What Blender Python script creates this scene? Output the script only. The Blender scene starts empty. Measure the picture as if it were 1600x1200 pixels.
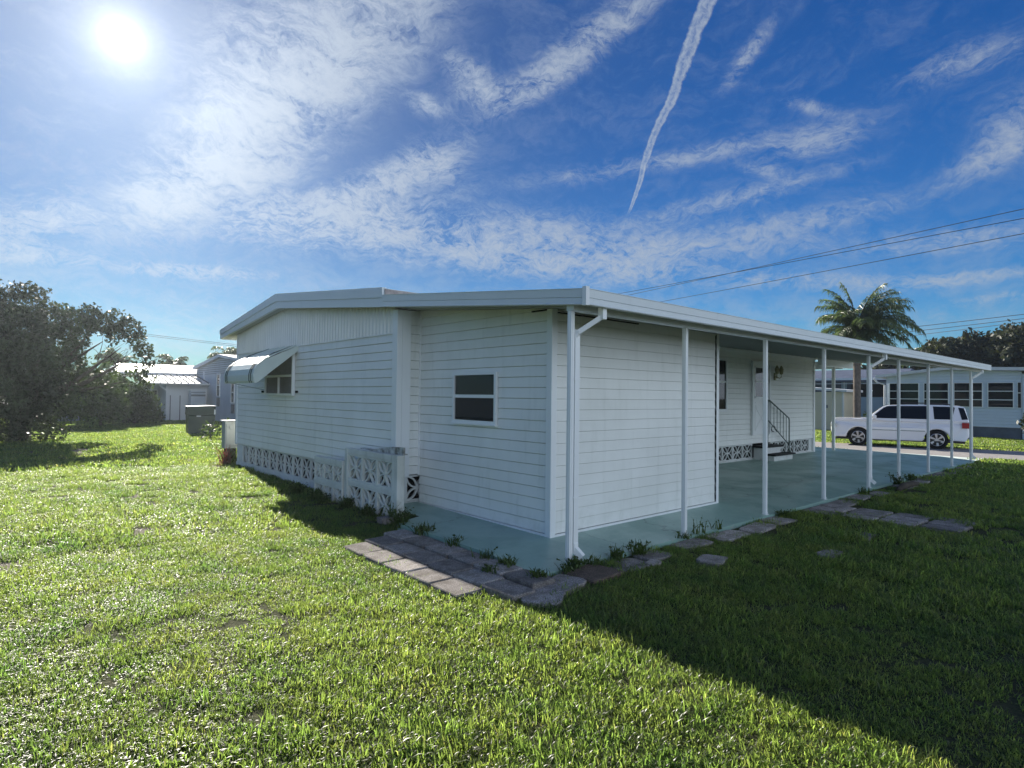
import bpy, math, random
import numpy as np
from mathutils import Vector, Matrix
R = math.radians
rnd = random.Random(7)
npr = np.random.default_rng(11)
sc = bpy.context.scene
col = sc.collection

# ------------------------------------------------------------------ camera
YAW, PITCH, ROLL = R(48.5065), R(1.1162), R(0.6676)
CAM = Vector((-4.568, -4.5278, 1.5465))
fw = Vector((math.cos(YAW), math.sin(YAW), 0)); rt = Vector((math.sin(YAW), -math.cos(YAW), 0)); zz = Vector((0, 0, 1))
f2 = fw * math.cos(PITCH) + zz * math.sin(PITCH); u2 = -fw * math.sin(PITCH) + zz * math.cos(PITCH)
cr = rt * math.cos(ROLL) + u2 * math.sin(ROLL); cu = -rt * math.sin(ROLL) + u2 * math.cos(ROLL)
cd = bpy.data.cameras.new('camera'); cam = bpy.data.objects.new('camera', cd); col.objects.link(cam)
M = Matrix((cr, cu, -f2)).transposed().to_4x4(); M.translation = CAM
cam.matrix_world = M
cd.sensor_width = 36; cd.lens = 21.183; cd.clip_start = .05; cd.clip_end = 3000
sc.camera = cam

# ------------------------------------------------------------------ light and exposure
SUN_EL, SUN_AZ = R(26.27), R(82.01)           # azimuth measured from +x towards +y
sd = Vector((math.cos(SUN_EL) * math.cos(SUN_AZ), math.cos(SUN_EL) * math.sin(SUN_AZ), math.sin(SUN_EL)))
sl = bpy.data.lights.new('sun', 'SUN'); so = bpy.data.objects.new('sun', sl); col.objects.link(so)
sl.energy = 5.0; sl.angle = R(.55); sl.color = (1.0, .93, .82)
so.rotation_euler = sd.to_track_quat('Z', 'Y').to_euler()
vs = sc.view_settings
sc.display_settings.display_device = 'sRGB'
vs.view_transform = 'Standard'; vs.look = 'None'; vs.gamma = 1; vs.use_curve_mapping = False
vs.exposure = 1.12
cy = sc.cycles
cy.use_denoising = True
cy.max_bounces = 8; cy.diffuse_bounces = 3; cy.glossy_bounces = 3; cy.transmission_bounces = 4; cy.transparent_max_bounces = 12
cy.caustics_reflective = False; cy.caustics_refractive = False
cy.sample_clamp_indirect = 6

# ---- node helpers
class NT:
    def __init__(s, nt): s.nt = nt
    def n(s, t, **k):
        nd = s.nt.nodes.new(t)
        for a, b in k.items(): setattr(nd, a, b)
        return nd
    def put(s, sock, v):
        if isinstance(v, bpy.types.NodeSocket): s.nt.links.new(v, sock)
        elif v is not None:
            if hasattr(sock, 'default_value'):
                try: sock.default_value = v
                except Exception: sock.default_value = (v, v, v)
    def m(s, op, a, b=None, c=None, clamp=False):
        nd = s.n('ShaderNodeMath', operation=op, use_clamp=clamp)
        s.put(nd.inputs[0], a)
        if b is not None: s.put(nd.inputs[1], b)
        if c is not None: s.put(nd.inputs[2], c)
        return nd.outputs[0]
    def vm(s, op, a, b=None, scale=None):
        nd = s.n('ShaderNodeVectorMath', operation=op)
        s.put(nd.inputs[0], a)
        if b is not None: s.put(nd.inputs[1], b)
        if scale is not None: s.put(nd.inputs['Scale'], scale)
        return nd.outputs['Value'] if op in ('DOT_PRODUCT', 'LENGTH') else nd.outputs[0]
    def noise(s, vec, scale, detail=4, rough=.5, dist=0, out=0):
        nd = s.n('ShaderNodeTexNoise'); s.put(nd.inputs['Vector'], vec)
        nd.inputs['Scale'].default_value = scale; nd.inputs['Detail'].default_value = detail
        nd.inputs['Roughness'].default_value = rough; nd.inputs['Distortion'].default_value = dist
        return nd.outputs[out]
    def mr(s, v, a, b, c=0., d=1., smooth=True):
        nd = s.n('ShaderNodeMapRange', interpolation_type='SMOOTHSTEP' if smooth else 'LINEAR')
        s.put(nd.inputs[0], v)
        for i, x in enumerate((a, b, c, d)): s.put(nd.inputs[1 + i], x)
        return nd.outputs[0]
    def mix(s, f, a, b, blend='MIX'):
        nd = s.n('ShaderNodeMix', data_type='RGBA', blend_type=blend, clamp_result=False)
        s.put(nd.inputs[0], f)
        for i, v in ((6, a), (7, b)):
            if isinstance(v, tuple) and len(v) == 3: v = (*v, 1)
            s.put(nd.inputs[i], v)
        return nd.outputs[2]
    def comb(s, x, y, z):
        nd = s.n('ShaderNodeCombineXYZ')
        for i, v in enumerate((x, y, z)): s.put(nd.inputs[i], v)
        return nd.outputs[0]

# ------------------------------------------------------------------ world: sky, cirrus, contrail, sun
w = bpy.data.worlds.new('World'); sc.world = w; w.use_nodes = True
nt = w.node_tree; nt.nodes.clear(); S = NT(nt)
sky = S.n('ShaderNodeTexSky', sky_type='NISHITA', sun_disc=False)
sky.sun_elevation = SUN_EL; sky.sun_rotation = math.pi / 2 - SUN_AZ
sky.air_density = 1.0; sky.dust_density = .12; sky.ozone_density = 2.4
D = S.n('ShaderNodeTexCoord').outputs['Generated']
sep = S.n('ShaderNodeSeparateXYZ'); S.put(sep.inputs[0], D)
dx, dy, dz = sep.outputs
el = S.m('MULTIPLY', S.m('ARCSINE', dz), 57.2958)
az = S.m('MULTIPLY', S.m('ARCTAN2', dy, dx), 57.2958)
# cloud layer seen at altitude: plane coordinates
hz = S.m('ADD', S.m('MAXIMUM', dz, 0.), .10)
px = S.m('DIVIDE', dx, hz); py = S.m('DIVIDE', dy, hz)
P = S.comb(px, py, 0.)
warp = S.noise(P, .9, 3, .5, out=1)
Pw = S.vm('ADD', P, S.vm('SCALE', S.vm('SUBTRACT', warp, (.5, .5, .5)), scale=.75))
azc = S.m('MULTIPLY', S.m('SUBTRACT', 50., az), S.m('COSINE', S.m('MULTIPLY', el, .0174533)))
AE = S.comb(S.m('MULTIPLY', azc, .1), S.m('MULTIPLY', el, .1), 0.)
wa = S.noise(AE, 1.3, 4, .55, out=1); wb = S.noise(AE, 6., 5, .6, out=1)
AEw = S.vm('ADD', S.vm('ADD', AE, S.vm('SCALE', S.vm('SUBTRACT', wa, (.5, .5, .5)), scale=.55)), S.vm('SCALE', S.vm('SUBTRACT', wb, (.5, .5, .5)), scale=.10))
def streak(ang, sx, sy, scale, det, rough, dist=.0):
    mp = S.n('ShaderNodeMapping'); S.put(mp.inputs[0], AEw)
    mp.inputs['Rotation'].default_value = (0, 0, R(ang)); mp.inputs['Scale'].default_value = (sx, sy, 1)
    return S.noise(mp.outputs[0], scale, det, rough, dist)
fibA = streak(22, .55, 1.7, 2.4, 10, .62, .3)
fibB = streak(-4, .45, 1.35, 2.6, 10, .64, .4)
fine = streak(15, .8, 1.3, 8., 9, .70, .4)
def blob(a0, e0, ra, re, rot, k):
    c, s_ = math.cos(R(rot)), math.sin(R(rot)); ce = math.cos(R(e0))
    da = S.m('MULTIPLY', S.m('SUBTRACT', az, a0), ce); de = S.m('SUBTRACT', el, e0)
    U = S.m('ADD', S.m('MULTIPLY', da, c / ra), S.m('MULTIPLY', de, s_ / ra))
    V = S.m('ADD', S.m('MULTIPLY', da, -s_ / re), S.m('MULTIPLY', de, c / re))
    q = S.m('ADD', S.m('MULTIPLY', U, U), S.m('MULTIPLY', V, V))
    return S.m('MULTIPLY', S.m('EXPONENT', S.m('MULTIPLY', q, -1.)), k)
BLOBS_A = [(61.03, 31.58, 7.37, 3.3, 136.06, 0.75), (66.67, 27.23, 8.1, 3.32, 128.84, 0.8), (71.94, 22.12, 7.81, 3.5, 126.33, 0.85), (76.34, 17.7, 6.18, 2.65, 137.41, 0.85), (78.64, 15.1, 5.38, 1.86, 150.6, 0.6), (73.11, 28.39, 4.44, 2.35, 134.11, 0.4)]
BLOBS_B = [(58.36, 14.81, 17.6, 2.14, -179.6, 0.75), (65.34, 16.25, 8.38, 1.87, 170.41, 0.5), (44.99, 13.13, 12.83, 2.02, -174.9, 0.6), (59.63, 19.7, 5.4, 1.36, 155.55, 0.75), (56.07, 21.0, 2.2, 1.37, -153.82, 0.5), (76.66, 9.99, 5.32, 0.58, 177.63, 0.8), (86.55, 12.32, 4.85, 1.57, 160.73, 0.65), (86.88, 9.94, 4.69, 0.74, 171.68, 0.4), (52.84, 28.27, 2.58, 1.11, -149.67, 0.6), (57.05, 25.59, 1.59, 0.72, -165.27, 0.7), (51.9, 26.84, 2.19, 0.88, 178.25, 0.5), (42.75, 30.19, 7.17, 1.1, 148.55, 0.62), (45.77, 27.65, 4.67, 0.91, 153.97, 0.5), (37.95, 31.96, 3.66, 0.68, 153.09, 0.4), (27.16, 28.26, 2.26, 0.61, 130.26, 0.6), (22.01, 23.62, 1.9, 0.44, -154.78, 0.5), (21.76, 20.87, 3.26, 0.9, 173.85, 0.5), (26.06, 19.48, 1.52, 0.45, -162.75, 0.5), (33.76, 21.01, 11.05, 0.74, 174.44, 0.45), (28.18, 17.38, 7.72, 0.75, 170.89, 0.45), (9.53, 18.07, 2.95, 1.0, 155.05, 0.6), (8.43, 19.73, 1.93, 1.76, 142.76, 0.4), (11.81, 24.58, 3.64, 0.96, 176.27, 0.4), (12.64, 12.26, 6.25, 0.96, -178.83, 0.5), (22.98, 15.03, 7.25, 0.95, 176.2, 0.4), (32.01, 13.61, 8.93, 1.0, -178.99, 0.5), (22.97, 10.01, 10.11, 0.64, -175.36, 0.6), (11.85, 9.3, 5.48, 0.48, 176.45, 0.5), (39.54, 11.9, 10.25, 1.27, -176.07, 0.55), (9.56, 7.65, 3.17, 0.38, 175.19, 0.6)]
def total(bl):
    t = None
    for b in bl:
        v = blob(*b); t = v if t is None else S.m('ADD', t, v)
    return t
tA, tB = total(BLOBS_A), total(BLOBS_B)
nA = S.m('ADD', S.m('MULTIPLY', fibA, .65), S.m('MULTIPLY', fine, .35))
nB = S.m('ADD', S.m('MULTIPLY', fibB, .6), S.m('MULTIPLY', fine, .4))
def cover(t_, nn, a, lo, hi):      # optical depth of thin ice cloud -> coverage
    q = S.m('MULTIPLY', S.m('MULTIPLY', t_, a), S.m('POWER', S.mr(nn, lo, hi, .03, 1., False), 1.7))
    return S.m('SUBTRACT', 1., S.m('EXPONENT', S.m('MULTIPLY', q, -1.)))
wisp = streak(14, .7, 1.5, 13., 8, .72, .6)
cA = cover(tA, S.m('ADD', S.m('MULTIPLY', nA, .72), S.m('MULTIPLY', wisp, .28)), 5.2, .37, .69)
cB = cover(tB, S.m('ADD', S.m('MULTIPLY', nB, .66), S.m('MULTIPLY', wisp, .34)), 8.0, .41, .71)
veil = S.m('MULTIPLY', S.mr(nB, .42, .74), .20)
lowv = S.m('MULTIPLY', S.mr(el, 22., 1., 0., 1.), S.m('MULTIPLY', S.mr(nB, .38, .64), .42))
cl = S.m('MAXIMUM', S.m('MAXIMUM', S.m('MULTIPLY', cA, .84), S.m('MULTIPLY', cB, .84)), S.m('MAXIMUM', veil, lowv))
# contrail: its azimuth as a function of elevation
fc = S.n('ShaderNodeFloatCurve')
CT = [(16.67, 37.75), (18.56, 36.94), (21.44, 36.08), (23.68, 35.11), (25.8, 33.8), (27.87, 32.96), (30.46, 31.73), (32.28, 30.73), (34.68, 28.81)]      # (elevation, azimuth) pairs
e0_, e1_ = CT[0][0], CT[-1][0]; a_lo, a_hi = min(a for e, a in CT), max(a for e, a in CT)
S.put(fc.inputs['Value'], S.mr(el, e0_, e1_, 0., 1., False))
cv = fc.mapping.curves[0]
for i, (e, a) in enumerate(CT):
    p_ = ((e - e0_) / (e1_ - e0_), (a - a_lo) / (a_hi - a_lo))
    if i < 2: cv.points[0 if i == 0 else -1].location = p_ if i == 0 else (1, 0)
cv.points[-1].location = (1, (CT[-1][1] - a_lo) / (a_hi - a_lo))
for (e, a) in CT[1:-1]: cv.points.new((e - e0_) / (e1_ - e0_), (a - a_lo) / (a_hi - a_lo))
fc.mapping.update()
ca = S.m('ADD', S.m('MULTIPLY', fc.outputs[0], a_hi - a_lo), a_lo)
ae = S.comb(az, el, 0.)
wob = S.m('MULTIPLY', S.m('SUBTRACT', S.noise(ae, .9, 5, .65), .5), S.mr(el, e0_, e1_, .15, 1.3, False))
off = S.m('ABSOLUTE', S.m('ADD', S.m('MULTIPLY', S.m('SUBTRACT', az, ca), S.m('COSINE', S.m('MULTIPLY', el, .0174533))), wob))
wid = S.mr(el, e0_, e1_, .13, .80, False)
rel = S.m('DIVIDE', off, wid)
puffs = S.noise(ae, 2.2, 6, .7, .8)
inside = S.mr(rel, 1.15, .62)
ridge = S.m('ADD', .38, S.m('MULTIPLY', rel, .45))
trail = S.m('MULTIPLY', inside, S.m('MULTIPLY', S.m('ADD', ridge, S.m('MULTIPLY', S.m('SUBTRACT', puffs, .45), 1.6)), S.mr(el, e0_ - .6, e0_ + 1.)), clamp=True)
trail = S.m('MULTIPLY', trail, .85)
cl = S.m('MAXIMUM', cl, trail)
# added cloud bank, low and out of view, to brighten the shaded walls
fill_cloud = S.m('MULTIPLY', S.m('MULTIPLY', S.mr(S.m('ADD', S.m('MULTIPLY', dy, -.98), S.m('MULTIPLY', dx, .15)), .10, .6), S.mr(nB, .26, .48)), S.mr(el, 48., 24.))
cl = S.m('MAXIMUM', cl, S.m('MULTIPLY', fill_cloud, .9))
cosang = S.vm('DOT_PRODUCT', D, tuple(sd))
ang = S.m('MULTIPLY', S.m('ARCCOSINE', S.m('MINIMUM', cosang, .999999)), 57.2958)
hs = S.n('ShaderNodeHueSaturation'); S.put(hs.inputs['Color'], sky.outputs[0])
hs.inputs['Hue'].default_value = .508; hs.inputs['Saturation'].default_value = 1.32; hs.inputs['Value'].default_value = 1
skyc = S.vm('SCALE', S.vm('MULTIPLY', hs.outputs[0], (.34, .70, .96)), scale=S.mr(ang, 15., 75., .58, 1.))
cb = S.m('ADD', S.m('ADD', 4.6, S.m('MULTIPLY', S.m('EXPONENT', S.m('MULTIPLY', ang, -.06)), 3.4)), S.m('MULTIPLY', fill_cloud, 11.))
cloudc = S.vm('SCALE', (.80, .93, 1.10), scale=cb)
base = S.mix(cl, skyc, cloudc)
g1 = S.m('ADD', S.m('MULTIPLY', S.m('EXPONENT', S.m('MULTIPLY', S.m('MULTIPLY', ang, ang), -2.)), 30.), S.m('MULTIPLY', S.m('EXPONENT', S.m('MULTIPLY', ang, -.85)), 10.))
g2 = S.m('MULTIPLY', S.m('EXPONENT', S.m('MULTIPLY', ang, -.15)), 4.4)
glow = S.vm('SCALE', (1., .985, .96), scale=S.m('ADD', g1, g2))
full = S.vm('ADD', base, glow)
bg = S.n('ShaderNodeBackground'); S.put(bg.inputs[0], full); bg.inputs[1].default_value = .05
out = S.n('ShaderNodeOutputWorld'); nt.links.new(bg.outputs[0], out.inputs[0])
w.cycles.sampling_method = 'MANUAL'; w.cycles.sample_map_resolution = 1024

# ------------------------------------------------------------------ materials
MAT = {}
def mat(name, color, rough=.6, spec=.4, metal=0, var=0., vscale=3., bump=0., bscale=60., bdet=3, col2=None, mask=None, coat=0, transl=None, vcol=None, objr=0.):
    m = bpy.data.materials.new(name); m.use_nodes = True; t = m.node_tree; N = NT(t)
    b = t.nodes['Principled BSDF']
    b.inputs['Roughness'].default_value = rough; b.inputs['Metallic'].default_value = metal
    b.inputs['Specular IOR Level'].default_value = spec
    if coat: b.inputs['Coat Weight'].default_value = coat; b.inputs['Coat Roughness'].default_value = .05
    pos = N.n('ShaderNodeNewGeometry').outputs['Position']
    c = (*color, 1)
    if var or col2:
        f = N.mr(N.noise(pos, vscale, 6, .62), .32, .68)
        c2 = col2 if col2 else tuple(x * (1 - var) for x in color)
        c = N.mix(f, color, c2)
    if vcol:
        at = N.n('ShaderNodeAttribute', attribute_name=vcol)
        c = N.mix(1., c, at.outputs['Color'], 'MULTIPLY')
    if objr:
        oi = N.n('ShaderNodeObjectInfo').outputs['Random']
        c = N.mix(1., c, N.mix(oi, (1 - objr,) * 3, (1 + objr,) * 3), 'MULTIPLY')
    N.put(b.inputs['Base Color'], c)
    if bump:
        bn = N.n('ShaderNodeBump'); bn.inputs['Strength'].default_value = bump; bn.inputs['Distance'].default_value = .01
        N.put(bn.inputs['Height'], N.noise(pos, bscale, bdet, .6)); t.links.new(bn.outputs[0], b.inputs['Normal'])
    if transl:
        tr = N.n('ShaderNodeBsdfTranslucent')
        tc = N.mix(1., c, (*transl[:3],), 'MULTIPLY'); N.put(tr.inputs[0], tc)
        mx = N.n('ShaderNodeMixShader'); mx.inputs[0].default_value = transl[3]
        t.links.new(b.outputs[0], mx.inputs[1]); t.links.new(tr.outputs[0], mx.inputs[2])
        t.links.new(mx.outputs[0], t.nodes['Material Output'].inputs[0])
    MAT[name] = m
    return m
def grime_white(name, color, dirt, amt, rough=.45, bump=.15):
    """painted aluminium: fine embossed grain, faint dirt runs"""
    m = mat(name, color, rough, .4); t = m.node_tree; N = NT(t); b = t.nodes['Principled BSDF']
    pos = N.n('ShaderNodeNewGeometry').outputs['Position']
    mp = N.n('ShaderNodeMapping'); N.put(mp.inputs[0], pos); mp.inputs['Scale'].default_value = (6, 6, .7)
    n1 = N.mr(N.noise(mp.outputs[0], 1.6, 6, .65), .5, .8)
    n2 = N.mr(N.noise(pos, .9, 5, .6), .35, .7)
    f = N.m('MULTIPLY', N.m('ADD', N.m('MULTIPLY', n1, .6), N.m('MULTIPLY', n2, .5)), amt)
    zs_ = N.n('ShaderNodeSeparateXYZ'); N.put(zs_.inputs[0], pos)
    spl = N.m('MULTIPLY', N.mr(zs_.outputs[2], .60, .05), N.mr(N.noise(pos, 7, 5, .7), .35, .7))     # splash stains near the ground
    f = N.m('MAXIMUM', f, N.m('MULTIPLY', spl, .45))
    N.put(b.inputs['Base Color'], N.mix(f, color, dirt))
    bn = N.n('ShaderNodeBump'); bn.inputs['Strength'].default_value = bump; bn.inputs['Distance'].default_value = .004
    mp2 = N.n('ShaderNodeMapping'); N.put(mp2.inputs[0], pos); mp2.inputs['Scale'].default_value = (1, 1, 5)
    hgt = N.m('ADD', N.m('MULTIPLY', N.noise(mp2.outputs[0], 55, 3, .6), .4), N.m('MULTIPLY', N.noise(pos, 2.3, 2, .5), 3.0))
    N.put(bn.inputs['Height'], hgt); t.links.new(bn.outputs[0], b.inputs['Normal'])
    return m
grime_white('siding', (.82, .83, .80), (.56, .58, .53), .62)
grime_white('trim', (.82, .84, .84), (.66, .68, .66), .35, .4, .05)
grime_white('fascia', (.68, .73, .75), (.55, .60, .61), .4, .4, .05)
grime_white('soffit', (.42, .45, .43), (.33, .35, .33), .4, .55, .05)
grime_white('block', (.66, .68, .67), (.42, .42, .38), .8, .85, .5)
grime_white('block_old', (.70, .72, .68), (.30, .32, .26), .8, .9, .6)
mat('dark', (.012, .013, .015), .7)
mat('void', (.01, .01, .011), .9)
mat('black_rubber', (.015, .016, .016), .75, .3)
mat('wrought_iron', (.10, .13, .12), .5, .4, .3)
mat('brass', (.32, .30, .17), .45, .5, .5, var=.3, vscale=30)
mat('soil', (.13, .10, .07), .95, .1, var=.4, vscale=9, bump=.6, bscale=30)
mat('rust_edge', (.46, .41, .39), .8, .2, var=.4, vscale=8)
mat('wood_grey', (.58, .60, .58), .85, .2, col2=(.16, .16, .14), vscale=9, bump=.4)
mat('pedestal', (.34, .38, .38), .5, .4, .2, var=.15, vscale=4)
mat('pedestal_base', (.06, .06, .055), .9)
mat('green_box', (.030, .050, .040), .5, .4, var=.2, vscale=5)
mat('label_white', (.6, .62, .62), .6)
mat('stripe_green', (.03, .07, .06), .5)
mat('awning', (.60, .68, .64), .35, .5, var=.08, vscale=2)
mat('roof_white', (.72, .72, .71), .45, .4, var=.12, vscale=1.2)
mat('nbr_wall', (.50, .56, .62), .6, .3, var=.1, vscale=1)
mat('nbr_white', (.68, .71, .74), .6, .3, var=.08, vscale=1)
mat('blue_wall', (.30, .42, .52), .6, .3, var=.1, vscale=1)
mat('pale_blue_wall', (.60, .68, .76), .55, .3, var=.08, vscale=1)
mat('navy_roof', (.09, .11, .16), .6, .3, var=.3, vscale=1.5)
mat('beige', (.62, .58, .46), .7, .3, var=.1, vscale=.8)
mat('grey_skirt', (.14, .16, .19), .8, var=.3, vscale=2)
mat('wire', (.03, .035, .04), .6)
mat('asphalt', (.30, .285, .275), .9, .2, var=.18, vscale=2.5, bump=.3, bscale=80)
mat('tyre', (.012, .012, .013), .8, .3)
mat('rim', (.50, .51, .54), .3, .5, .8)
mat('car_paint', (.80, .82, .84), .25, .5, coat=1.)
mat('car_black', (.015, .015, .017), .4, .5)
mat('car_red', (.32, .010, .012), .25, .5, coat=.5)
mat('chrome', (.7, .72, .75), .15, .5, 1.)
mat('seat', (.10, .12, .16), .8)
mat('curtain', (.78, .80, .84), .9, .1, var=.15, vscale=14)
mat('blind', (.10, .10, .12), .7)
# glass: dark rooms behind, real reflections
def glass(name, tint, op, rough=.03):
    m = bpy.data.materials.new(name); m.use_nodes = True; t = m.node_tree; N = NT(t); b = t.nodes['Principled BSDF']
    b.inputs['Base Color'].default_value = (*tint, 1); b.inputs['Roughness'].default_value = rough; b.inputs['Specular IOR Level'].default_value = .3
    pos = N.n('ShaderNodeNewGeometry').outputs['Position']
    bn = N.n('ShaderNodeBump'); bn.inputs['Strength'].default_value = .06; bn.inputs['Distance'].default_value = .01
    N.put(bn.inputs['Height'], N.noise(pos, 2.5, 2)); t.links.new(bn.outputs[0], b.inputs['Normal'])
    if op < 1:
        tr = N.n('ShaderNodeBsdfTransparent'); mx = N.n('ShaderNodeMixShader'); mx.inputs[0].default_value = op
        t.links.new(tr.outputs[0], mx.inputs[1]); t.links.new(b.outputs[0], mx.inputs[2])
        t.links.new(mx.outputs[0], t.nodes['Material Output'].inputs[0])
    MAT[name] = m
glass('glass_dark', (.012, .014, .018), 1.)
glass('glass_clear', (.03, .035, .04), .38)
glass('glass_car', (.006, .007, .010), .93)
# painted slab
m = mat('slab', (.17, .34, .29), .38, .45); t = m.node_tree; N = NT(t); b = t.nodes['Principled BSDF']
pos = N.n('ShaderNodeNewGeometry').outputs['Position']
f1 = N.mr(N.noise(pos, 1.1, 7, .62, .4), .35, .7); f2_ = N.mr(N.noise(pos, 28, 5, .7), .35, .75); f3 = N.mr(N.noise(pos, 5, 6, .7), .60, .72)
c = N.mix(f1, (.24, .385, .335), (.20, .325, .285)); c = N.mix(N.m('MULTIPLY', f2_, .35), c, (.30, .44, .40)); c = N.mix(N.m('MULTIPLY', f3, .55), c, (.11, .15, .12))
sx_ = N.n('ShaderNodeSeparateXYZ'); N.put(sx_.inputs[0], pos)
tyr = N.m('MAXIMUM', N.mr(N.m('ABSOLUTE', N.m('SUBTRACT', N.m('ADD', sx_.outputs[1], N.m('MULTIPLY', N.noise(pos, .5, 2), .3)), .35)), .16, .05), N.mr(N.m('ABSOLUTE', N.m('SUBTRACT', N.m('ADD', sx_.outputs[1], N.m('MULTIPLY', N.noise(pos, .5, 2), .3)), 1.9)), .16, .05))
tyr = N.m('MULTIPLY', N.m('MULTIPLY', tyr, N.mr(sx_.outputs[0], 4.5, 7.)), N.mr(N.noise(pos, 6, 5, .7), .35, .65))
c = N.mix(N.m('MULTIPLY', tyr, .25), c, (.09, .12, .11))
vo = N.n('ShaderNodeTexVoronoi', feature='DISTANCE_TO_EDGE'); N.put(vo.inputs['Vector'], N.vm('ADD', pos, N.vm('SCALE', N.noise(pos, 2.2, 4, .6, out=1), scale=.5))); vo.inputs['Scale'].default_value = .33
crk = N.m('MULTIPLY', N.mr(vo.outputs['Distance'], .005, .001), .4); c = N.mix(crk, c, (.05, .06, .05))
chip = N.m('MULTIPLY', N.mr(N.noise(pos, 11, 6, .75), .60, .64), N.mr(sx_.outputs[1], -.45, -.72)); c = N.mix(chip, c, (.36, .34, .31))
N.put(b.inputs['Base Color'], c); N.put(b.inputs['Roughness'], N.mr(f1, 0, 1, .30, .5))
bn = N.n('ShaderNodeBump'); bn.inputs['Strength'].default_value = .25; bn.inputs['Distance'].default_value = .006
N.put(bn.inputs['Height'], N.noise(pos, 60, 4, .65)); t.links.new(bn.outputs[0], b.inputs['Normal'])
mat('slab_sunlit', (.62, .70, .66), .7, .3, var=.15, vscale=4)
# paver concrete: exposed aggregate
def paver_mat(name, c1, c2):
    m = mat(name, c1, .9, .2); t = m.node_tree; N = NT(t); b = t.nodes['Principled BSDF']
    pos = N.n('ShaderNodeNewGeometry').outputs['Position']; oi = N.n('ShaderNodeObjectInfo').outputs['Random']
    sp = N.mr(N.noise(pos, 95, 3, .8), .42, .62); st = N.mr(N.noise(pos, 7, 6, .7), .40, .66)
    c = N.mix(sp, tuple(x * .55 for x in c1), tuple(min(1, x * 1.35) for x in c1)); c = N.mix(N.m('MULTIPLY', st, .7), c, c2)
    c = N.mix(1., c, N.mix(oi, (.62,) * 3, (1.25,) * 3), 'MULTIPLY'); N.put(b.inputs['Base Color'], c)
    bn = N.n('ShaderNodeBump'); bn.inputs['Strength'].default_value = .8; bn.inputs['Distance'].default_value = .01
    N.put(bn.inputs['Height'], N.noise(pos, 70, 4, .7)); t.links.new(bn.outputs[0], b.inputs['Normal'])
paver_mat('paver', (.36, .33, .31), (.14, .12, .10))
paver_mat('paver_brown', (.20, .15, .12), (.10, .08, .06))
# ground under the grass
m = mat('ground', (.10, .10, .05), .95, .1); t = m.node_tree; N = NT(t); b = t.nodes['Principled BSDF']
pos = N.n('ShaderNodeNewGeometry').outputs['Position']
g = N.mr(N.noise(pos, 1.4, 6, .6), .4, .68); g2_ = N.mr(N.noise(pos, 40, 4, .7), .3, .7)
c = N.mix(g, (.040, .055, .018), (.050, .052, .028)); c = N.mix(N.m('MULTIPLY', g2_, .6), c, (.11, .10, .06))
bare = N.n('ShaderNodeAttribute', attribute_name='bare').outputs['Fac']
c = N.mix(bare, c, N.mix(g2_, (.30, .27, .23), (.12, .10, .07))); N.put(b.inputs['Base Color'], c)
bn = N.n('ShaderNodeBump'); bn.inputs['Strength'].default_value = .9; bn.inputs['Distance'].default_value = .03
N.put(bn.inputs['Height'], N.noise(pos, 22, 5, .7)); t.links.new(bn.outputs[0], b.inputs['Normal'])
# grass and leaves
m = bpy.data.materials.new('grass'); m.use_nodes = True; t = m.node_tree; N = NT(t); b = t.nodes['Principled BSDF']
pos = N.n('ShaderNodeNewGeometry').outputs['Position']
vc = N.n('ShaderNodeAttribute', attribute_name='tone').outputs['Color']
p1 = N.mr(N.noise(pos, .55, 5, .6), .38, .66); p2_ = N.mr(N.noise(pos, 3.2, 4, .6), .35, .7)
c = N.mix(p1, (.049, .068, .021), (.029, .050, .017)); c = N.mix(N.m('MULTIPLY', p2_, .5), c, (.064, .068, .026))
c = N.mix(1., c, vc, 'MULTIPLY')
N.put(b.inputs['Base Color'], c); b.inputs['Roughness'].default_value = .38; b.inputs['Specular IOR Level'].default_value = .42
tr = N.n('ShaderNodeBsdfTranslucent'); N.put(tr.inputs[0], N.mix(1., c, (9.0, 9.5, 5.4), 'MULTIPLY'))
mx = N.n('ShaderNodeMixShader'); mx.inputs[0].default_value = .48
t.links.new(b.outputs[0], mx.inputs[1]); t.links.new(tr.outputs[0], mx.inputs[2]); t.links.new(mx.outputs[0], t.nodes['Material Output'].inputs[0])
MAT['grass'] = m
mat('leaf_dark', (.050, .070, .036), .5, .35, var=.5, vscale=1.1, transl=(1.5, 1.6, .7, .22), vcol='tone')
mat('leaf_mid', (.060, .095, .034), .5, .35, var=.45, vscale=1.3, transl=(1.7, 1.8, .7, .3), vcol='tone')
mat('leaf_oak', (.050, .060, .034), .55, .3, var=.5, vscale=.5, transl=(1.5, 1.5, .8, .2), vcol='tone')
mat('leaf_palm', (.085, .120, .060), .42, .45, var=.4, vscale=1.5, transl=(2.2, 2.3, 1.1, .35), vcol='tone')
mat('leaf_red', (.20, .085, .065), .6, .3, var=.4, vscale=12, transl=(1.4, 1.1, 1., .3), vcol='tone')
mat('leaf_weed', (.075, .115, .035), .5, .3, var=.4, vscale=9, transl=(1.7, 1.8, .7, .35), vcol='tone')
mat('bark', (.10, .085, .07), .95, .1, var=.5, vscale=6, bump=1., bscale=18)
mat('bark_palm', (.16, .14, .125), .95, .1, var=.4, vscale=5, bump=1., bscale=14)
mat('dead_frond', (.16, .12, .08), .9, .1, var=.4, vscale=6)

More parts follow.
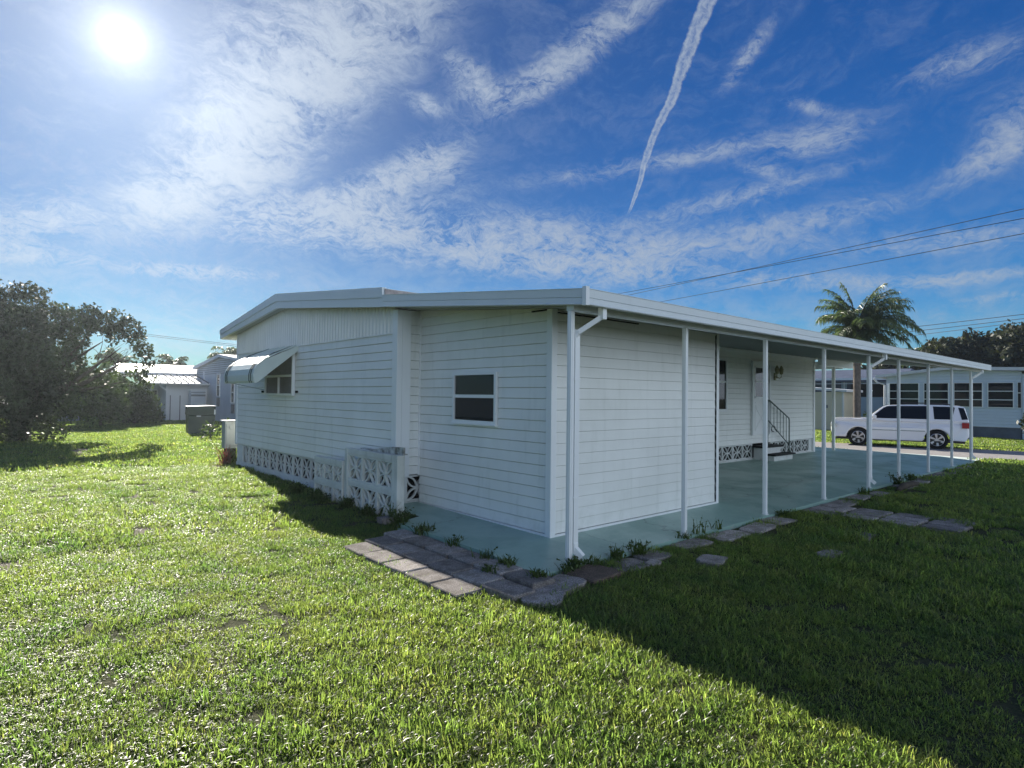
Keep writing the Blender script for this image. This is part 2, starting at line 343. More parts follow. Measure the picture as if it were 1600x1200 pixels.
# ------------------------------------------------------------------ mesh helpers
class MB:
    def __init__(s): s.v = []; s.f = []; s.mi = []
    def add(s, vs_, fs, mi=0):
        o = len(s.v); s.v += [tuple(map(float, v)) for v in vs_]; s.f += [tuple(o + i for i in f) for f in fs]; s.mi += [mi] * len(fs); return s
    def box(s, a, b, mi=0):
        x0, y0, z0 = a; x1, y1, z1 = b
        x0, x1 = min(x0, x1), max(x0, x1); y0, y1 = min(y0, y1), max(y0, y1); z0, z1 = min(z0, z1), max(z0, z1)
        return s.add([(x0, y0, z0), (x1, y0, z0), (x1, y1, z0), (x0, y1, z0), (x0, y0, z1), (x1, y0, z1), (x1, y1, z1), (x0, y1, z1)],
              [(3, 2, 1, 0), (4, 5, 6, 7), (0, 1, 5, 4), (1, 2, 6, 5), (2, 3, 7, 6), (3, 0, 4, 7)], mi)
    def prism(s, poly, fn, d0, d1, mi=0):
        """polygon (u,v) list extruded between depths; fn(u,v,d)->xyz"""
        n = len(poly); vs_ = [fn(u, v, d0) for u, v in poly] + [fn(u, v, d1) for u, v in poly]
        return s.add(vs_, [tuple(range(n))[::-1], tuple(range(n, 2 * n))] + [(i, (i + 1) % n, n + (i + 1) % n, n + i) for i in range(n)], mi)
    def bar(s, p, q, wx, wy=None, up=(0, 0, 1), mi=0):
        p, q = Vector(p), Vector(q); wy = wy or wx; d = (q - p).normalized(); a = d.cross(Vector(up))
        if a.length < 1e-4: a = d.cross(Vector((1, 0, 0)))
        a.normalize(); b_ = a.cross(d); vs_ = []
        for c_ in (p, q):
            for i, j in ((-1, -1), (1, -1), (1, 1), (-1, 1)): vs_.append(c_ + a * (i * wx / 2) + b_ * (j * wy / 2))
        return s.add(vs_, [(3, 2, 1, 0), (4, 5, 6, 7), (0, 1, 5, 4), (1, 2, 6, 5), (2, 3, 7, 6), (3, 0, 4, 7)], mi)
    def tube(s, pts, rad, n=6, mi=0, cap=True):
        pts = [Vector(p) for p in pts]; rs = rad if isinstance(rad, (list, tuple)) else [rad] * len(pts); vs_ = []; fs = []
        for i, p in enumerate(pts):
            d = (pts[min(i + 1, len(pts) - 1)] - pts[max(i - 1, 0)]).normalized(); a = d.cross(Vector((0, 0, 1)))
            if a.length < .05: a = d.cross(Vector((1, 0, 0)))
            a.normalize(); b_ = d.cross(a)
            for k in range(n):
                t_ = 2 * math.pi * k / n; vs_.append(p + (a * math.cos(t_) + b_ * math.sin(t_)) * rs[i])
        for i in range(len(pts) - 1):
            for k in range(n): fs.append((i * n + k, i * n + (k + 1) % n, (i + 1) * n + (k + 1) % n, (i + 1) * n + k))
        if cap: fs += [tuple(range(n))[::-1], tuple((len(pts) - 1) * n + k for k in range(n))]
        return s.add(vs_, fs, mi)
    def build(s, name, mats, parent=None, loc=None, bevel=0, smooth=False):
        me = bpy.data.meshes.new(name); me.from_pydata(s.v, [], s.f)
        for mm in (mats if isinstance(mats, (list, tuple)) else [mats]): me.materials.append(MAT[mm])
        if any(s.mi): me.polygons.foreach_set('material_index', s.mi)
        if smooth: me.polygons.foreach_set('use_smooth', [True] * len(me.polygons))
        me.validate(); me.update()
        o = bpy.data.objects.new(name, me); col.objects.link(o)
        if parent: o.parent = parent
        if loc is not None: o.location = loc
        if bevel:
            bv = o.modifiers.new('bevel', 'BEVEL'); bv.width = bevel; bv.segments = 2; bv.limit_method = 'ANGLE'; bv.angle_limit = R(40)
        return o
def tag(o, label=None, cat=None, group=None, kind=None):
    if label: o['label'] = label
    if cat: o['category'] = cat
    if group: o['group'] = group
    if kind: o['kind'] = kind
    return o
def empty(name, loc, label, cat, group=None, rz=0):
    o = bpy.data.objects.new(name, None); o.empty_display_size = .2; col.objects.link(o); o.location = loc; o.rotation_euler = (0, 0, rz)
    return tag(o, label, cat, group)
def raw(name, V, F, m_, parent=None, tone=None, loc=None):
    """fast mesh from numpy: V (n,3), F (m,k)"""
    me = bpy.data.meshes.new(name); k = F.shape[1]
    me.vertices.add(len(V)); me.vertices.foreach_set('co', np.asarray(V, np.float32).ravel())
    me.loops.add(F.size); me.loops.foreach_set('vertex_index', F.astype(np.int32).ravel())
    me.polygons.add(len(F)); me.polygons.foreach_set('loop_start', np.arange(0, F.size, k, dtype=np.int32)); me.polygons.foreach_set('loop_total', np.full(len(F), k, np.int32))
    me.materials.append(MAT[m_]); me.update(calc_edges=True)
    if tone is not None:
        at = me.color_attributes.new('tone', 'FLOAT_COLOR', 'POINT'); at.data.foreach_set('color', np.asarray(tone, np.float32).ravel())
    o = bpy.data.objects.new(name, me); col.objects.link(o)
    if parent: o.parent = parent
    if loc is not None: o.location = loc
    return o

# clip a convex polygon (s,z) to z <= top(s), top piecewise from half planes (a,b): z <= a + b*s
def clip(poly, planes):
    for a, b_ in planes:
        out_ = []; n = len(poly)
        for i in range(n):
            p, q = poly[i], poly[(i + 1) % n]; fp = a + b_ * p[0] - p[1]; fq = a + b_ * q[0] - q[1]
            if fp >= 0: out_.append(p)
            if (fp >= 0) != (fq >= 0):
                k = fp / (fp - fq); out_.append((p[0] + (q[0] - p[0]) * k, p[1] + (q[1] - p[1]) * k))
        poly = out_
        if len(poly) < 3: return []
    return poly
def siding(mb, o, d, n, L, z0, z1, planes=(), pitch=.12, depth=.014, lip=.0095, waves=0.0012):
    """lap siding: o start (x,y), d unit along, n unit outward"""
    def W_(s_, z, off): return (o[0] + d[0] * s_ + n[0] * off, o[1] + d[1] * s_ + n[1] * off, z)
    z = z0; k = 0; nseg = max(1, int(L / 1.2))
    while z < z1 - .003:
        zt = min(z + pitch, z1)
        offs = [depth + waves * rnd.uniform(-1, 1) for _ in range(nseg + 1)]
        for j in range(nseg):
            s0, s1 = L * j / nseg, L * (j + 1) / nseg; oa, ob = offs[j], offs[j + 1]
            pl = clip([(s0, z + lip), (s1, z + lip), (s1, zt), (s0, zt)], planes)
            if pl:
                def off(s_, z_): 
                    tt = (z_ - z - lip) / (pitch - lip); aa = oa + (ob - oa) * (s_ - s0) / (s1 - s0)
                    return aa * (1 - tt) + .002 * tt
                mb.add([W_(s_, z_, off(s_, z_)) for s_, z_ in pl], [tuple(range(len(pl)))])
            pl = clip([(s0, z), (s1, z), (s1, z + lip), (s0, z + lip)], planes)
            if pl:
                def off2(s_, z_):
                    tt = (z_ - z) / lip; aa = oa + (ob - oa) * (s_ - s0) / (s1 - s0)
                    return -.004 + (aa + .004) * min(1, max(0, tt))
                mb.add([W_(s_, z_, off2(s_, z_)) for s_, z_ in pl], [tuple(range(len(pl)))])
        if L > 3 and rnd.random() < .45:      # end lap of one panel over the next
            s0 = rnd.uniform(.5, L - .5); pl = clip([(s0, z + lip * .6), (s0 + .018, z + lip * .6), (s0 + .018, zt), (s0, zt)], planes)
            if len(pl) == 4: mb.add([W_(s_, z_, depth * (1 - (z_ - z) / pitch) + .0030) for s_, z_ in pl], [(0, 1, 2, 3)])
        z += pitch; k += 1
    # backing
    pl = clip([(0, z0), (L, z0), (L, z1), (0, z1)], planes)
    if pl:
        n_ = len(pl); mb.add([W_(a, b_, -.006) for a, b_ in pl] + [W_(a, b_, -.06) for a, b_ in pl],
            [tuple(range(n_)), tuple(range(n_, 2 * n_))[::-1]] + [(i, (i + 1) % n_, n_ + (i + 1) % n_, n_ + i) for i in range(n_)])

# breeze block: frame and four leaf-shaped pairs of ribs meeting at the centre
def arc_strip(mb, fn, p, q, bulge, w_, d0, d1, seg=7):
    P0, P1 = Vector((*p, 0)), Vector((*q, 0)); d = P1 - P0; nrm = Vector((-d.y, d.x, 0)); pts = []
    for i in range(seg + 1):
        t_ = i / seg; pts.append(P0 + d * t_ + nrm * (bulge * 4 * t_ * (1 - t_)))
    L_, R_ = [], []
    for i, p_ in enumerate(pts):
        tg = (pts[min(i + 1, seg)] - pts[max(i - 1, 0)]).normalized(); nn = Vector((-tg.y, tg.x, 0)) * w_ / 2
        L_.append(p_ + nn); R_.append(p_ - nn)
    for i in range(seg): mb.prism([(R_[i].x, R_[i].y), (R_[i + 1].x, R_[i + 1].y), (L_[i + 1].x, L_[i + 1].y), (L_[i].x, L_[i].y)], fn, d0, d1)
def breeze(mb, fn, u0, v0, W_, H_, d0, d1, fr=.022, rib=.022):
    u1, v1 = u0 + W_, v0 + H_; cu_, cv_ = (u0 + u1) / 2, (v0 + v1) / 2
    e = .001
    mb.prism([(u0, v0), (u1, v0), (u1, v0 + fr), (u0, v0 + fr)], fn, d0, d1); mb.prism([(u0, v1 - fr), (u1, v1 - fr), (u1, v1), (u0, v1)], fn, d0, d1)
    mb.prism([(u0, v0 + fr), (u0 + fr, v0 + fr), (u0 + fr, v1 - fr), (u0, v1 - fr)], fn, d0, d1); mb.prism([(u1 - fr, v0 + fr), (u1, v0 + fr), (u1, v1 - fr), (u1 - fr, v1 - fr)], fn, d0, d1)
    k = 0
    for su in (-1, 1):
        for sv in (-1, 1):
            for bl in (-.20, .20):
                k += 1
                arc_strip(mb, fn, (cu_ + su * (W_ / 2 - fr * .7), cv_ + sv * (H_ / 2 - fr * .7)), (cu_ + su * .004, cv_ + sv * .004), bl, rib, d0 + .004 + k * .0007, d1 - .004 - k * .0007)
    mb.prism([(cu_ + .028 * math.cos(a), cv_ + .028 * math.sin(a)) for a in [i * math.pi / 4 for i in range(8)]], fn, d0 + .002, d1 - .002)

def window_unit(parent, fn, u0, u1, v0, v1, mids=(), vm=(), fw_=.045, depth=.04, gm='glass_dark', fm='trim', name='window'):
    """fn(u,v,d)->xyz, d outward"""
    b_ = MB()
    b_.prism([(u0, v0), (u1, v0), (u1, v0 + fw_), (u0, v0 + fw_)], fn, 0, depth); b_.prism([(u0, v1 - fw_), (u1, v1 - fw_), (u1, v1), (u0, v1)], fn, 0, depth)
    b_.prism([(u0, v0 + fw_), (u0 + fw_, v0 + fw_), (u0 + fw_, v1 - fw_), (u0, v1 - fw_)], fn, 0, depth); b_.prism([(u1 - fw_, v0 + fw_), (u1, v0 + fw_), (u1, v1 - fw_), (u1 - fw_, v1 - fw_)], fn, 0, depth)
    for m_ in mids: b_.prism([(u0 + fw_, m_ - .02), (u1 - fw_, m_ - .02), (u1 - fw_, m_ + .02), (u0 + fw_, m_ + .02)], fn, .004, depth - .008)
    for m_ in vm: b_.prism([(m_ - .014, v0 + fw_), (m_ + .014, v0 + fw_), (m_ + .014, v1 - fw_), (m_ - .014, v1 - fw_)], fn, .004, depth - .012)
    fo = b_.build(name, fm, parent)
    g_ = MB(); g_.prism([(u0 + fw_ * .9, v0 + fw_ * .9), (u1 - fw_ * .9, v0 + fw_ * .9), (u1 - fw_ * .9, v1 - fw_ * .9), (u0 + fw_ * .9, v1 - fw_ * .9)], fn, depth * .35, depth * .45)
    g_.build('pane', gm, fo)
    return fo

# ------------------------------------------------------------------ terrain
def gz(x):
    """the lot is level, then falls gently to the street"""
    t_ = min(1, max(0, (x - 15.6) / 5.5)); return -.05 - .40 * t_
xs = np.unique(np.concatenate([[-600, -200, -60, -20], np.linspace(-10, 32, 85), [45, 80, 200, 600, 1500]])); ys = np.unique(np.concatenate([[-1500, -400, -100, -30], np.linspace(-8, 40, 97), [60, 100, 300, 1500]]))
BARE = [(-3.09, 3.4, .42), (-1.8, 4.43, .30), (-4.35, 2.52, .35), (-2.67, 1.23, .28), (-2.72, 6.16, .22), (-1.0, 10.9, .25), (-2.9, 15.2, .8), (-2.2, 14.2, .5)]
xs = np.unique(np.concatenate([xs, np.linspace(-5, 2, 57)])); ys = np.unique(np.concatenate([ys, np.linspace(-4, 8, 97)]))
gx, gy = np.meshgrid(xs, ys, indexing='ij')
gzv = np.vectorize(gz)(gx) + .012 * np.sin(gx * 1.7 + 1) * np.cos(gy * 1.3)
def far_lot(x, y): return (x < 15)
nx, ny = gx.shape
idx = np.arange(nx * ny).reshape(nx, ny)
F = np.stack([idx[:-1, :-1], idx[1:, :-1], idx[1:, 1:], idx[:-1, 1:]], -1).reshape(-1, 4)
go = raw('ground', np.stack([gx, gy, gzv], -1).reshape(-1, 3), F, 'ground'); tag(go, kind='structure')
bv_ = np.zeros(nx * ny, np.float32); fx_, fy_ = gx.ravel(), gy.ravel()
for (bx_, by_, br_) in BARE:
    bv_ = np.maximum(bv_, np.clip(1.5 - np.hypot(fx_ - bx_, fy_ - by_) / br_, 0, 1))
at = go.data.attributes.new('bare', 'FLOAT', 'POINT'); at.data.foreach_set('value', bv_)

# street: near edge and far edge, following the fall of the ground
SD = Vector((-.254, .967)); 
def road_x(e, y): return (17.45, 26.6)[e] + (y + 1.3) * (-.254 / .967) if e == 0 else 26.6 + (y - 0) * (-.254 / .967)
V = []; Fr = []
yy = np.linspace(-60, 90, 76); tt = np.linspace(0, 1, 15)
for y in yy:
    a, b_ = road_x(0, y), road_x(1, y)
    for k in tt:
        x = a + (b_ - a) * k; V.append((x, y, gz(x) + .018 + (.02 if 0 < k < 1 else .0)))
n_ = len(tt)
for i in range(len(yy) - 1):
    for k in range(n_ - 1): Fr.append((i * n_ + k, i * n_ + k + 1, (i + 1) * n_ + k + 1, (i + 1) * n_ + k))
ro = raw('road', V, np.array(Fr), 'asphalt'); tag(ro, kind='structure')

# ------------------------------------------------------------------ slab under the carport (falls slightly to its edges)
W0 = 2.56
def slabz(y):
    if y < 0: return .05 + (y / .78) * .05
    return .05 + .026 * min(1, y / W0)
mb = MB(); X0 = -.91
ysl = [-.78, -.4, 0, .6, 1.3, 1.58, 1.72, W0]
def slab_x0(y): return X0 + .05 * (y > .5) 
sx = [X0, 0, 3, 6, 9, 12, 14.85]
vs_ = []; 
for y in ysl:
    for x in sx: vs_.append((x if x > X0 or y < 1.6 else -.52, y, slabz(y)))
fs = []
for i in range(len(ysl) - 1):
    
    for j in range(len(sx) - 1): fs.append((i * len(sx) + j, i * len(sx) + j + 1, (i + 1) * len(sx) + j + 1, (i + 1) * len(sx) + j))
mb.add(vs_, fs)
# skirts
mb.add([(X0, -.78, 0), (14.85, -.78, 0), (14.85, -.78, -.14), (X0, -.78, -.14)], [(3, 2, 1, 0)])
mb.add([(X0 if y < 1.6 else -.52, y, slabz(y)) for y in ysl[:7]] + [(X0 if y < 1.6 else -.52, y, -.14) for y in ysl[:7]], [(i + 1, i, 7 + i, 8 + i) for i in range(6)])
mb.add([(13.2, W0, slabz(W0)), (14.85, W0, slabz(W0)), (14.85, 9.2, slabz(W0)), (13.2, 9.2, slabz(W0))], [(0, 1, 2, 3)])
slab = mb.build('driveway', 'slab'); tag(slab, kind='structure')
mb = MB()   # slab end towards the street, sunlight painted in as a paler colour
mb.add([(14.85, y, slabz(y)) for y in ysl] + [(15.75, y, .0) for y in ysl] + [(16.3, y, -.07) for y in ysl], [(i, 8 + i, 9 + i, i + 1) for i in range(7)] + [(8 + i, 16 + i, 17 + i, 9 + i) for i in range(7)])
ap = mb.build('driveway_apron', 'slab_sunlit'); tag(ap, kind='structure')

# ------------------------------------------------------------------ the home
XH = -.356; YL = 9.25; XE = 13.07; ZS = .45
RX0, RX1 = -.56, 15.55; RY = -.97
home = empty('mobile_home', (0, 6, 0), 'white aluminium-sided mobile home on a breeze block skirt, filling the centre', 'house'); H0 = Vector((0, 6, 0))
def part(mb_, name, m_, parent=home, **k):
    o = mb_.build(name, m_, parent, **k)
    if parent is home: o.location = -H0
    return o
def und(y): return 2.485 + .09 * y                      # underside of the carport roof
def hu(y): return 2.362 + .097 * (y + .97) if y < 6.49 else 3.085 - (y - 6.49) * .105   # lower fascia line of the house gable
# front wall: lap siding up to 2.37 then ribbed vertical panel to the gable
mb = MB(); siding(mb, (XH, YL), (0, -1), (-1, 0), YL - 2.66, ZS, 2.375)
part(mb, 'front_wall', 'siding')
mb = MB(); y = 2.66; k = 0
while y < YL:
    y2 = min(y + .10, YL); r_ = .020
    pts = [(y, 0), (y + .035, 0), (y + .05, r_), (y + .085, r_), (y2, 0)]
    for a, b_ in zip(pts[:-1], pts[1:]):
        ta, tb = min(hu(a[0]) + .06, 3.2), min(hu(b_[0]) + .06, 3.2)
        mb.add([(XH - a[1] + .004, a[0], 2.375), (XH - b_[1] + .004, b_[0], 2.375), (XH - b_[1] + .004, b_[0], tb), (XH - a[1] + .004, a[0], ta)], [(0, 1, 2, 3)])
    y += .10
mb.box((XH - .022, 2.66, 2.368), (XH, YL, 2.384))
part(mb, 'gable_panel', 'siding')
# side wall inside the carport
mb = MB(); siding(mb, (-.17, W0), (1, 0), (0, -1), XE + .17 - .06, ZS, und(W0) - .02)
part(mb, 'side_wall', 'siding')
mb = MB(); mb.box((-.01, W0 - .05, und(W0) - .075), (XE, W0 - .004, und(W0) - .012)); part(mb, 'wall_moulding', 'trim')
# far end and far side, closed
mb = MB(); siding(mb, (XE, W0), (0, 1), (1, 0), YL - W0, ZS, 2.75); part(mb, 'end_wall', 'siding')
mb = MB(); siding(mb, (XE, YL), (-1, 0), (0, 1), XE - XH, ZS, 2.75); part(mb, 'back_wall', 'siding')
mb = MB(); mb.box((XH + .16, W0 + .16, ZS - .04), (XE - .16, YL - .16, ZS)); part(mb, 'underfloor', 'void')
mb = MB(); mb.box((XH + .30, W0 + .20, -.10), (XE - .3, W0 + .22, ZS - .05)); mb.box((XH + .20, W0 + .34, -.10), (XH + .22, YL - .3, ZS - .05)); mb.box((XE - .1, W0 + .1, -.1), (XE - .02, YL - .02, ZS - .045)); mb.box((XH + .1, YL - .1, -.1), (XE - .1, YL - .03, ZS - .045))
part(mb, 'crawl_space_shade', 'void')  # near-black plates standing in for the shade behind the blocks
# corner trims
mb = MB(); mb.box((XH - .03, 2.53, ZS - .02), (XH + .05, 2.66, und(2.6) - .03)); mb.box((XH + .052, 2.53, ZS - .02), (-.17, 2.60, und(2.6) - .03)); part(mb, 'corner_trim', 'trim', bevel=.004)
mb = MB(); mb.box((XH - .025, YL - .06, ZS - .02), (XH + .06, YL + .02, hu(YL) + .02)); part(mb, 'corner_trim', 'trim', bevel=.004)
mb = MB(); mb.box((XE - .08, W0 - .03, .06), (XE + .02, W0 + .06, und(W0) - .08)); part(mb, 'corner_trim', 'trim', bevel=.004)
mb = MB(); mb.box((-.022, W0 - .03, ZS - .01), (-.006, W0 - .004, und(W0) - .02)); part(mb, 'wall_trim', 'trim')
# roof over the house: right slope, left slope
def zt(y): return 3.347 - abs(y - 6.49) * (.0969 if y < 6.49 else .123)
mb = MB()
YRL = 9.85
prof = [(2.62, zt(2.62)), (6.49, zt(6.49)), (YRL, zt(YRL)), (YRL, 2.80), (6.49, 3.17), (2.62, und(2.62) + .03)]
mb.prism(prof, lambda u, v, d: (d, u, v - .012), RX0 + .05, RX1 - .02)
part(mb, 'roof', 'roof_white')
mb = MB()
for fy0, fy1 in ((2.62, 6.49), (6.49, YRL)):
    for s0, s1, o0, o1 in ((0, .46, .0, .022), (.47, 1, .010, .035)):
        def zl(y): return hu(y) 
        def lerp(y, k_): return zl(y) + (zt(y) - zl(y)) * k_
        y0_, y1_ = fy0 + (.001 if fy0 < 3 else 0), fy1
        mb.add([(RX0 - (.014 if s0 > .3 else 0), y0_, lerp(y0_, s0)), (RX0 - (.014 if s0 > .3 else 0), y1_, lerp(y1_, s0)), (RX0 - (.014 if s0 > .3 else 0), y1_, lerp(y1_, s1)), (RX0 - (.014 if s0 > .3 else 0), y0_, lerp(y0_, s1)),
                (RX0 + .05, y0_, lerp(y0_, s0)), (RX0 + .05, y1_, lerp(y1_, s0)), (RX0 + .05, y1_, lerp(y1_, s1)), (RX0 + .05, y0_, lerp(y0_, s1))],
               [(0, 1, 2, 3), (7, 6, 5, 4), (4, 5, 1, 0), (3, 2, 6, 7), (0, 3, 7, 4), (1, 5, 6, 2)])
part(mb, 'fascia', 'fascia')
mb = MB(); mb.box((RX0 + .06, YRL, 2.735), (RX1, YRL + .09, 2.93)); part(mb, 'gutter', 'fascia')
mb = MB(); mb.prism([(2.60, und(2.6) + .12), (2.618, und(2.6) + .12), (2.618, zt(2.62) - .02), (2.60, zt(2.62) - .02)], lambda u, v, d: (d, u, v), RX0 + .02, RX1 - .03); part(mb, 'roof_edge', 'rust_edge')
mb = MB()   # soffits
mb.prism([(2.70, und(2.70) + .01), (6.4, hu(6.4) + .02), (6.5, hu(6.5) + .02), (YRL, hu(YRL) + .01), (YRL, hu(YRL) + .03), (6.49, hu(6.49) + .06), (2.7, und(2.7) + .03)], lambda u, v, d: (d, u, v), RX0 + .051, XH + .02)
mb.add([(RX0 + .1, YL, hu(YL) + .03), (RX1 - .05, YL, hu(YL) + .03), (RX1 - .05, YRL, hu(YRL) + .03), (RX0 + .1, YRL, hu(YRL) + .03)], [(0, 1, 2, 3)])
mb.add([(XE, W0, und(W0) + .01), (RX1 - .05, W0, und(W0) + .01), (RX1 - .05, 6.49, hu(6.49)), (XE, 6.49, hu(6.49))], [(0, 1, 2, 3)])
mb.add([(XE, 6.49, hu(6.49)), (RX1 - .05, 6.49, hu(6.49)), (RX1 - .05, YRL, hu(YRL)), (XE, YRL, hu(YRL))], [(0, 1, 2, 3)])
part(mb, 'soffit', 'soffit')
mb = MB(); mb.box((RX1 - .12, W0 + .1, 2.50), (RX1 - .02, YRL, 2.72)); mb.box((14.02, W0 + .16, 2.44), (14.14, YRL - .2, 2.66)); part(mb, 'porch_beam', 'fascia')
# skirt of breeze blocks: front, and inside the carport
mb = MB(); fnF = lambda u, v, d: (XH + .02 + d, u, v)
for k in range(17):
    u0 = 2.66 + .39 * k
    if u0 + .39 > YL - .02: break
    breeze(mb, fnF, u0, .055, .388, .388, 0, .035, rib=.018)
mb.box((XH + .02, u0, -.1), (XH + .12, YL, ZS - .005))
mb.box((XH + .012, 2.66, -.12), (XH + .14, YL + .03, .052))
part(mb, 'skirting', 'block')
mb = MB(); fnS = lambda u, v, d: (u, W0 + .02 + d, v)
breeze(mb, fnS, -.19, .09, .19 * 2, .35, 0, .04)
mb.box((XH + .0, W0 - .02, -.1), (-.195, W0 + .14, ZS - .022)); mb.box((-.195, W0 - .0, -.1), (.2, W0 + .12, .085))
for k in range(21):
    u0 = 3.5 + .465 * k
    if 9.2 < u0 < 10.3: continue
    if u0 + .46 > XE - .05: break
    breeze(mb, fnS, u0, .10, .46, .347, 0, .035, rib=.020)
mb.box((.2, W0 + .02, .0), (3.49, W0 + .1, ZS - .01)); mb.box((3.4, W0 - .01, .0), (XE - .09, W0 + .12, .098)); mb.box((u0, W0 + .02, .10), (XE - .09, W0 + .11, ZS - .005))
part(mb, 'skirting', 'block')
# window under the awning
fH = lambda u, v, d: (XH - .016 - d, u, v)
wn = window_unit(home, fH, 6.03, 7.42, 1.50, 2.34, mids=(1.86,), vm=(), fw_=.04, depth=.05, gm='glass_clear'); wn.location = -H0
mb = MB(); mb.prism([(6.70, 1.54), (6.73, 1.54), (6.73, 1.84), (6.70, 1.84)], fH, .012, .05); mb.build('mullion', 'trim', wn)
mb = MB(); n_ = 44
for k in range(n_):
    a, b_ = 6.08 + 1.29 * k / n_, 6.08 + 1.29 * (k + 1) / n_; da, db = .006 + .006 * math.sin(k * 1.1), .006 + .006 * math.sin((k + 1) * 1.1)
    mb.add([fH(a, 1.54, da), fH(b_, 1.54, db), fH(b_, 2.3, db), fH(a, 2.3, da)], [(0, 1, 2, 3)])
mb.build('curtain', 'curtain', wn)
mb = MB(); mb.prism([(6.07, 1.54), (7.38, 1.54), (7.38, 2.31), (6.07, 2.31)], fH, -.004, -.001); mb.build('window_back', 'blind', wn)
for yk in (5.91, 7.6):
    mb = MB(); mb.tube([(XH - .01, yk, 1.57), (XH - .05, yk, 1.57)], .022, 8); part(mb, 'awning_catch', 'black_rubber')
# awning: sloping sheet, rolled front, side flange and arms
aw = empty('awning', -H0, None, None); aw.parent = home
for k_ in list(aw.keys()): del aw[k_]
AY0, AY1 = 5.95, 7.56
pr_ = [(0, 2.40), (-.35, 2.25), (-.60, 2.11), (-.69, 2.035), (-.74, 1.95), (-.765, 1.85), (-.76, 1.76), (-.74, 1.72)]
def aw_strip(mb_, y0, y1, off=0.):
    V_ = []
    for x_, z_ in pr_: V_ += [(XH + x_ - off, y0, z_ + off), (XH + x_ - off, y1, z_ + off), (XH + x_ - off, y0, z_ + off - .010), (XH + x_ - off, y1, z_ + off - .010)]
    fs_ = []
    for i in range(len(pr_) - 1):
        a = 4 * i; fs_ += [(a, a + 1, a + 5, a + 4), (a + 2, a + 6, a + 7, a + 3), (a, a + 4, a + 6, a + 2), (a + 1, a + 3, a + 7, a + 5)]
    fs_ += [(0, 2, 3, 1), (len(V_) - 4, len(V_) - 3, len(V_) - 1, len(V_) - 2)]
    mb_.add(V_, fs_)
mb = MB(); aw_strip(mb, AY0, AY1); mb.build('canopy', 'awning', aw)
for c_ in (AY0 + .11, AY0 + .20, AY1 - .20, AY1 - .11):
    mb = MB(); aw_strip(mb, c_ - .022, c_ + .022, .006); mb.build('stripe', 'stripe_green', aw)
for y0 in (AY0 - .012, AY1 + .004):
    mb = MB()
    q = [(0, 2.39), (-.60, 2.10), (-.74, 1.95), (-.765, 1.85), (-.74, 1.715), (-.70, 1.72), (0, 2.30)]
    mb.prism([(u_, v_) for u_, v_ in q], lambda u, v, d: (XH + u, d, v), y0, y0 + .008)
    mb.build('side_flange', 'awning', aw)
for k in range(6):
    mb = MB(); y0 = AY0 + .27 * k + .05; V_ = [(XH - .02, y0, 2.405), (XH - .6, y0, 2.124)]
    mb.bar(V_[0], V_[1], .02, .014); mb.build('rib', 'awning', aw)
for y0 in (AY1 - .04,): mb = MB(); mb.bar((XH - .01, y0, 1.60), (XH - .72, y0, 1.74), .012); mb.build('arm', 'pedestal', aw)
# door and window on the carport side
fS = lambda u, v, d: (u, W0 - .016 - d, v)
mb = MB()
for a, b_, c_, d_ in ((9.40, .66, 9.47, 2.46), (10.27, .66, 10.34, 2.46), (9.47, 2.39, 10.27, 2.46)): mb.prism([(a, b_), (c_, b_), (c_, d_), (a, d_)], fS, 0, .05)
fr_ = part(mb, 'door_frame', 'trim')
mb = MB(); mb.prism([(9.472, .67), (10.268, .67), (10.268, 2.388), (9.472, 2.388)], fS, .002, .028); dr = part(mb, 'door', 'trim')
mb = MB()
for u0, v0, u1, v1 in ((9.50, 1.95, 10.24, 1.985), (9.50, 1.56, 10.24, 1.59), (9.5, 2.30, 10.24, 2.34), (9.50, 1.56, 9.54, 2.34), (10.2, 1.56, 10.24, 2.34)): mb.prism([(u0, v0), (u1, v0), (u1, v1), (u0, v1)], fS, .028, .044)
mb.build('sash', 'trim', dr)
mb = MB(); mb.prism([(9.54, 1.59), (10.2, 1.59), (10.2, 2.30), (9.54, 2.30)], fS, .030, .034); mb.build('pane', 'glass_dark', dr)
mb = MB()
for p_, q_ in (((9.58, .80), (10.16, 1.34)), ((9.58, 1.34), (10.16, .80)), ((9.55, .77), (10.19, .77)), ((9.55, 1.37), (10.19, 1.37)), ((9.55, .77), (9.55, 1.37)), ((10.19, .77), (10.19, 1.37)), ((9.55, 1.45), (10.19, 1.45))):
    mb.bar(fS(*p_, .031), fS(*q_, .031), .03, .012, up=(0, 1, 0))
mb.build('cross_moulding', 'trim', dr)
mb = MB(); mb.tube([fS(10.2, 1.50, .03), fS(10.2, 1.50, .09)], .022, 8); mb.build('handle', 'brass', dr)
wn = window_unit(home, fS, 7.0, 8.22, 1.24, 2.46, mids=(1.92,), fw_=.06, depth=.045); wn.location = -H0
# lamp beside the door: two-armed lantern bracket
lamp = MB(); lamp.prism([(10.58, 2.02), (10.66, 2.02), (10.66, 2.2), (10.58, 2.2)], fS, 0, .03); lp = part(lamp, 'wall_lamp', 'brass')
mb = MB()
for sgn, top in ((-1, 2.36), (1, 2.22)):
    mb.tube([fS(10.62, 2.12, .03), fS(10.62 + sgn * .06, 2.07, .10), fS(10.62 + sgn * .12, 2.10, .12), fS(10.62 + sgn * .12, 2.17, .12)], .012, 6)
mb.build('arm', 'brass', lp)
for sgn in (-1, 1):
    mb = MB(); c_ = 10.62 + sgn * .12
    mb.tube([fS(c_, 2.17, .12), fS(c_, 2.18, .12), fS(c_, 2.30, .12), fS(c_, 2.36, .12), fS(c_, 2.39, .12)], [.03, .045, .06, .03, .008], 6); mb.build('lantern', 'brass', lp)

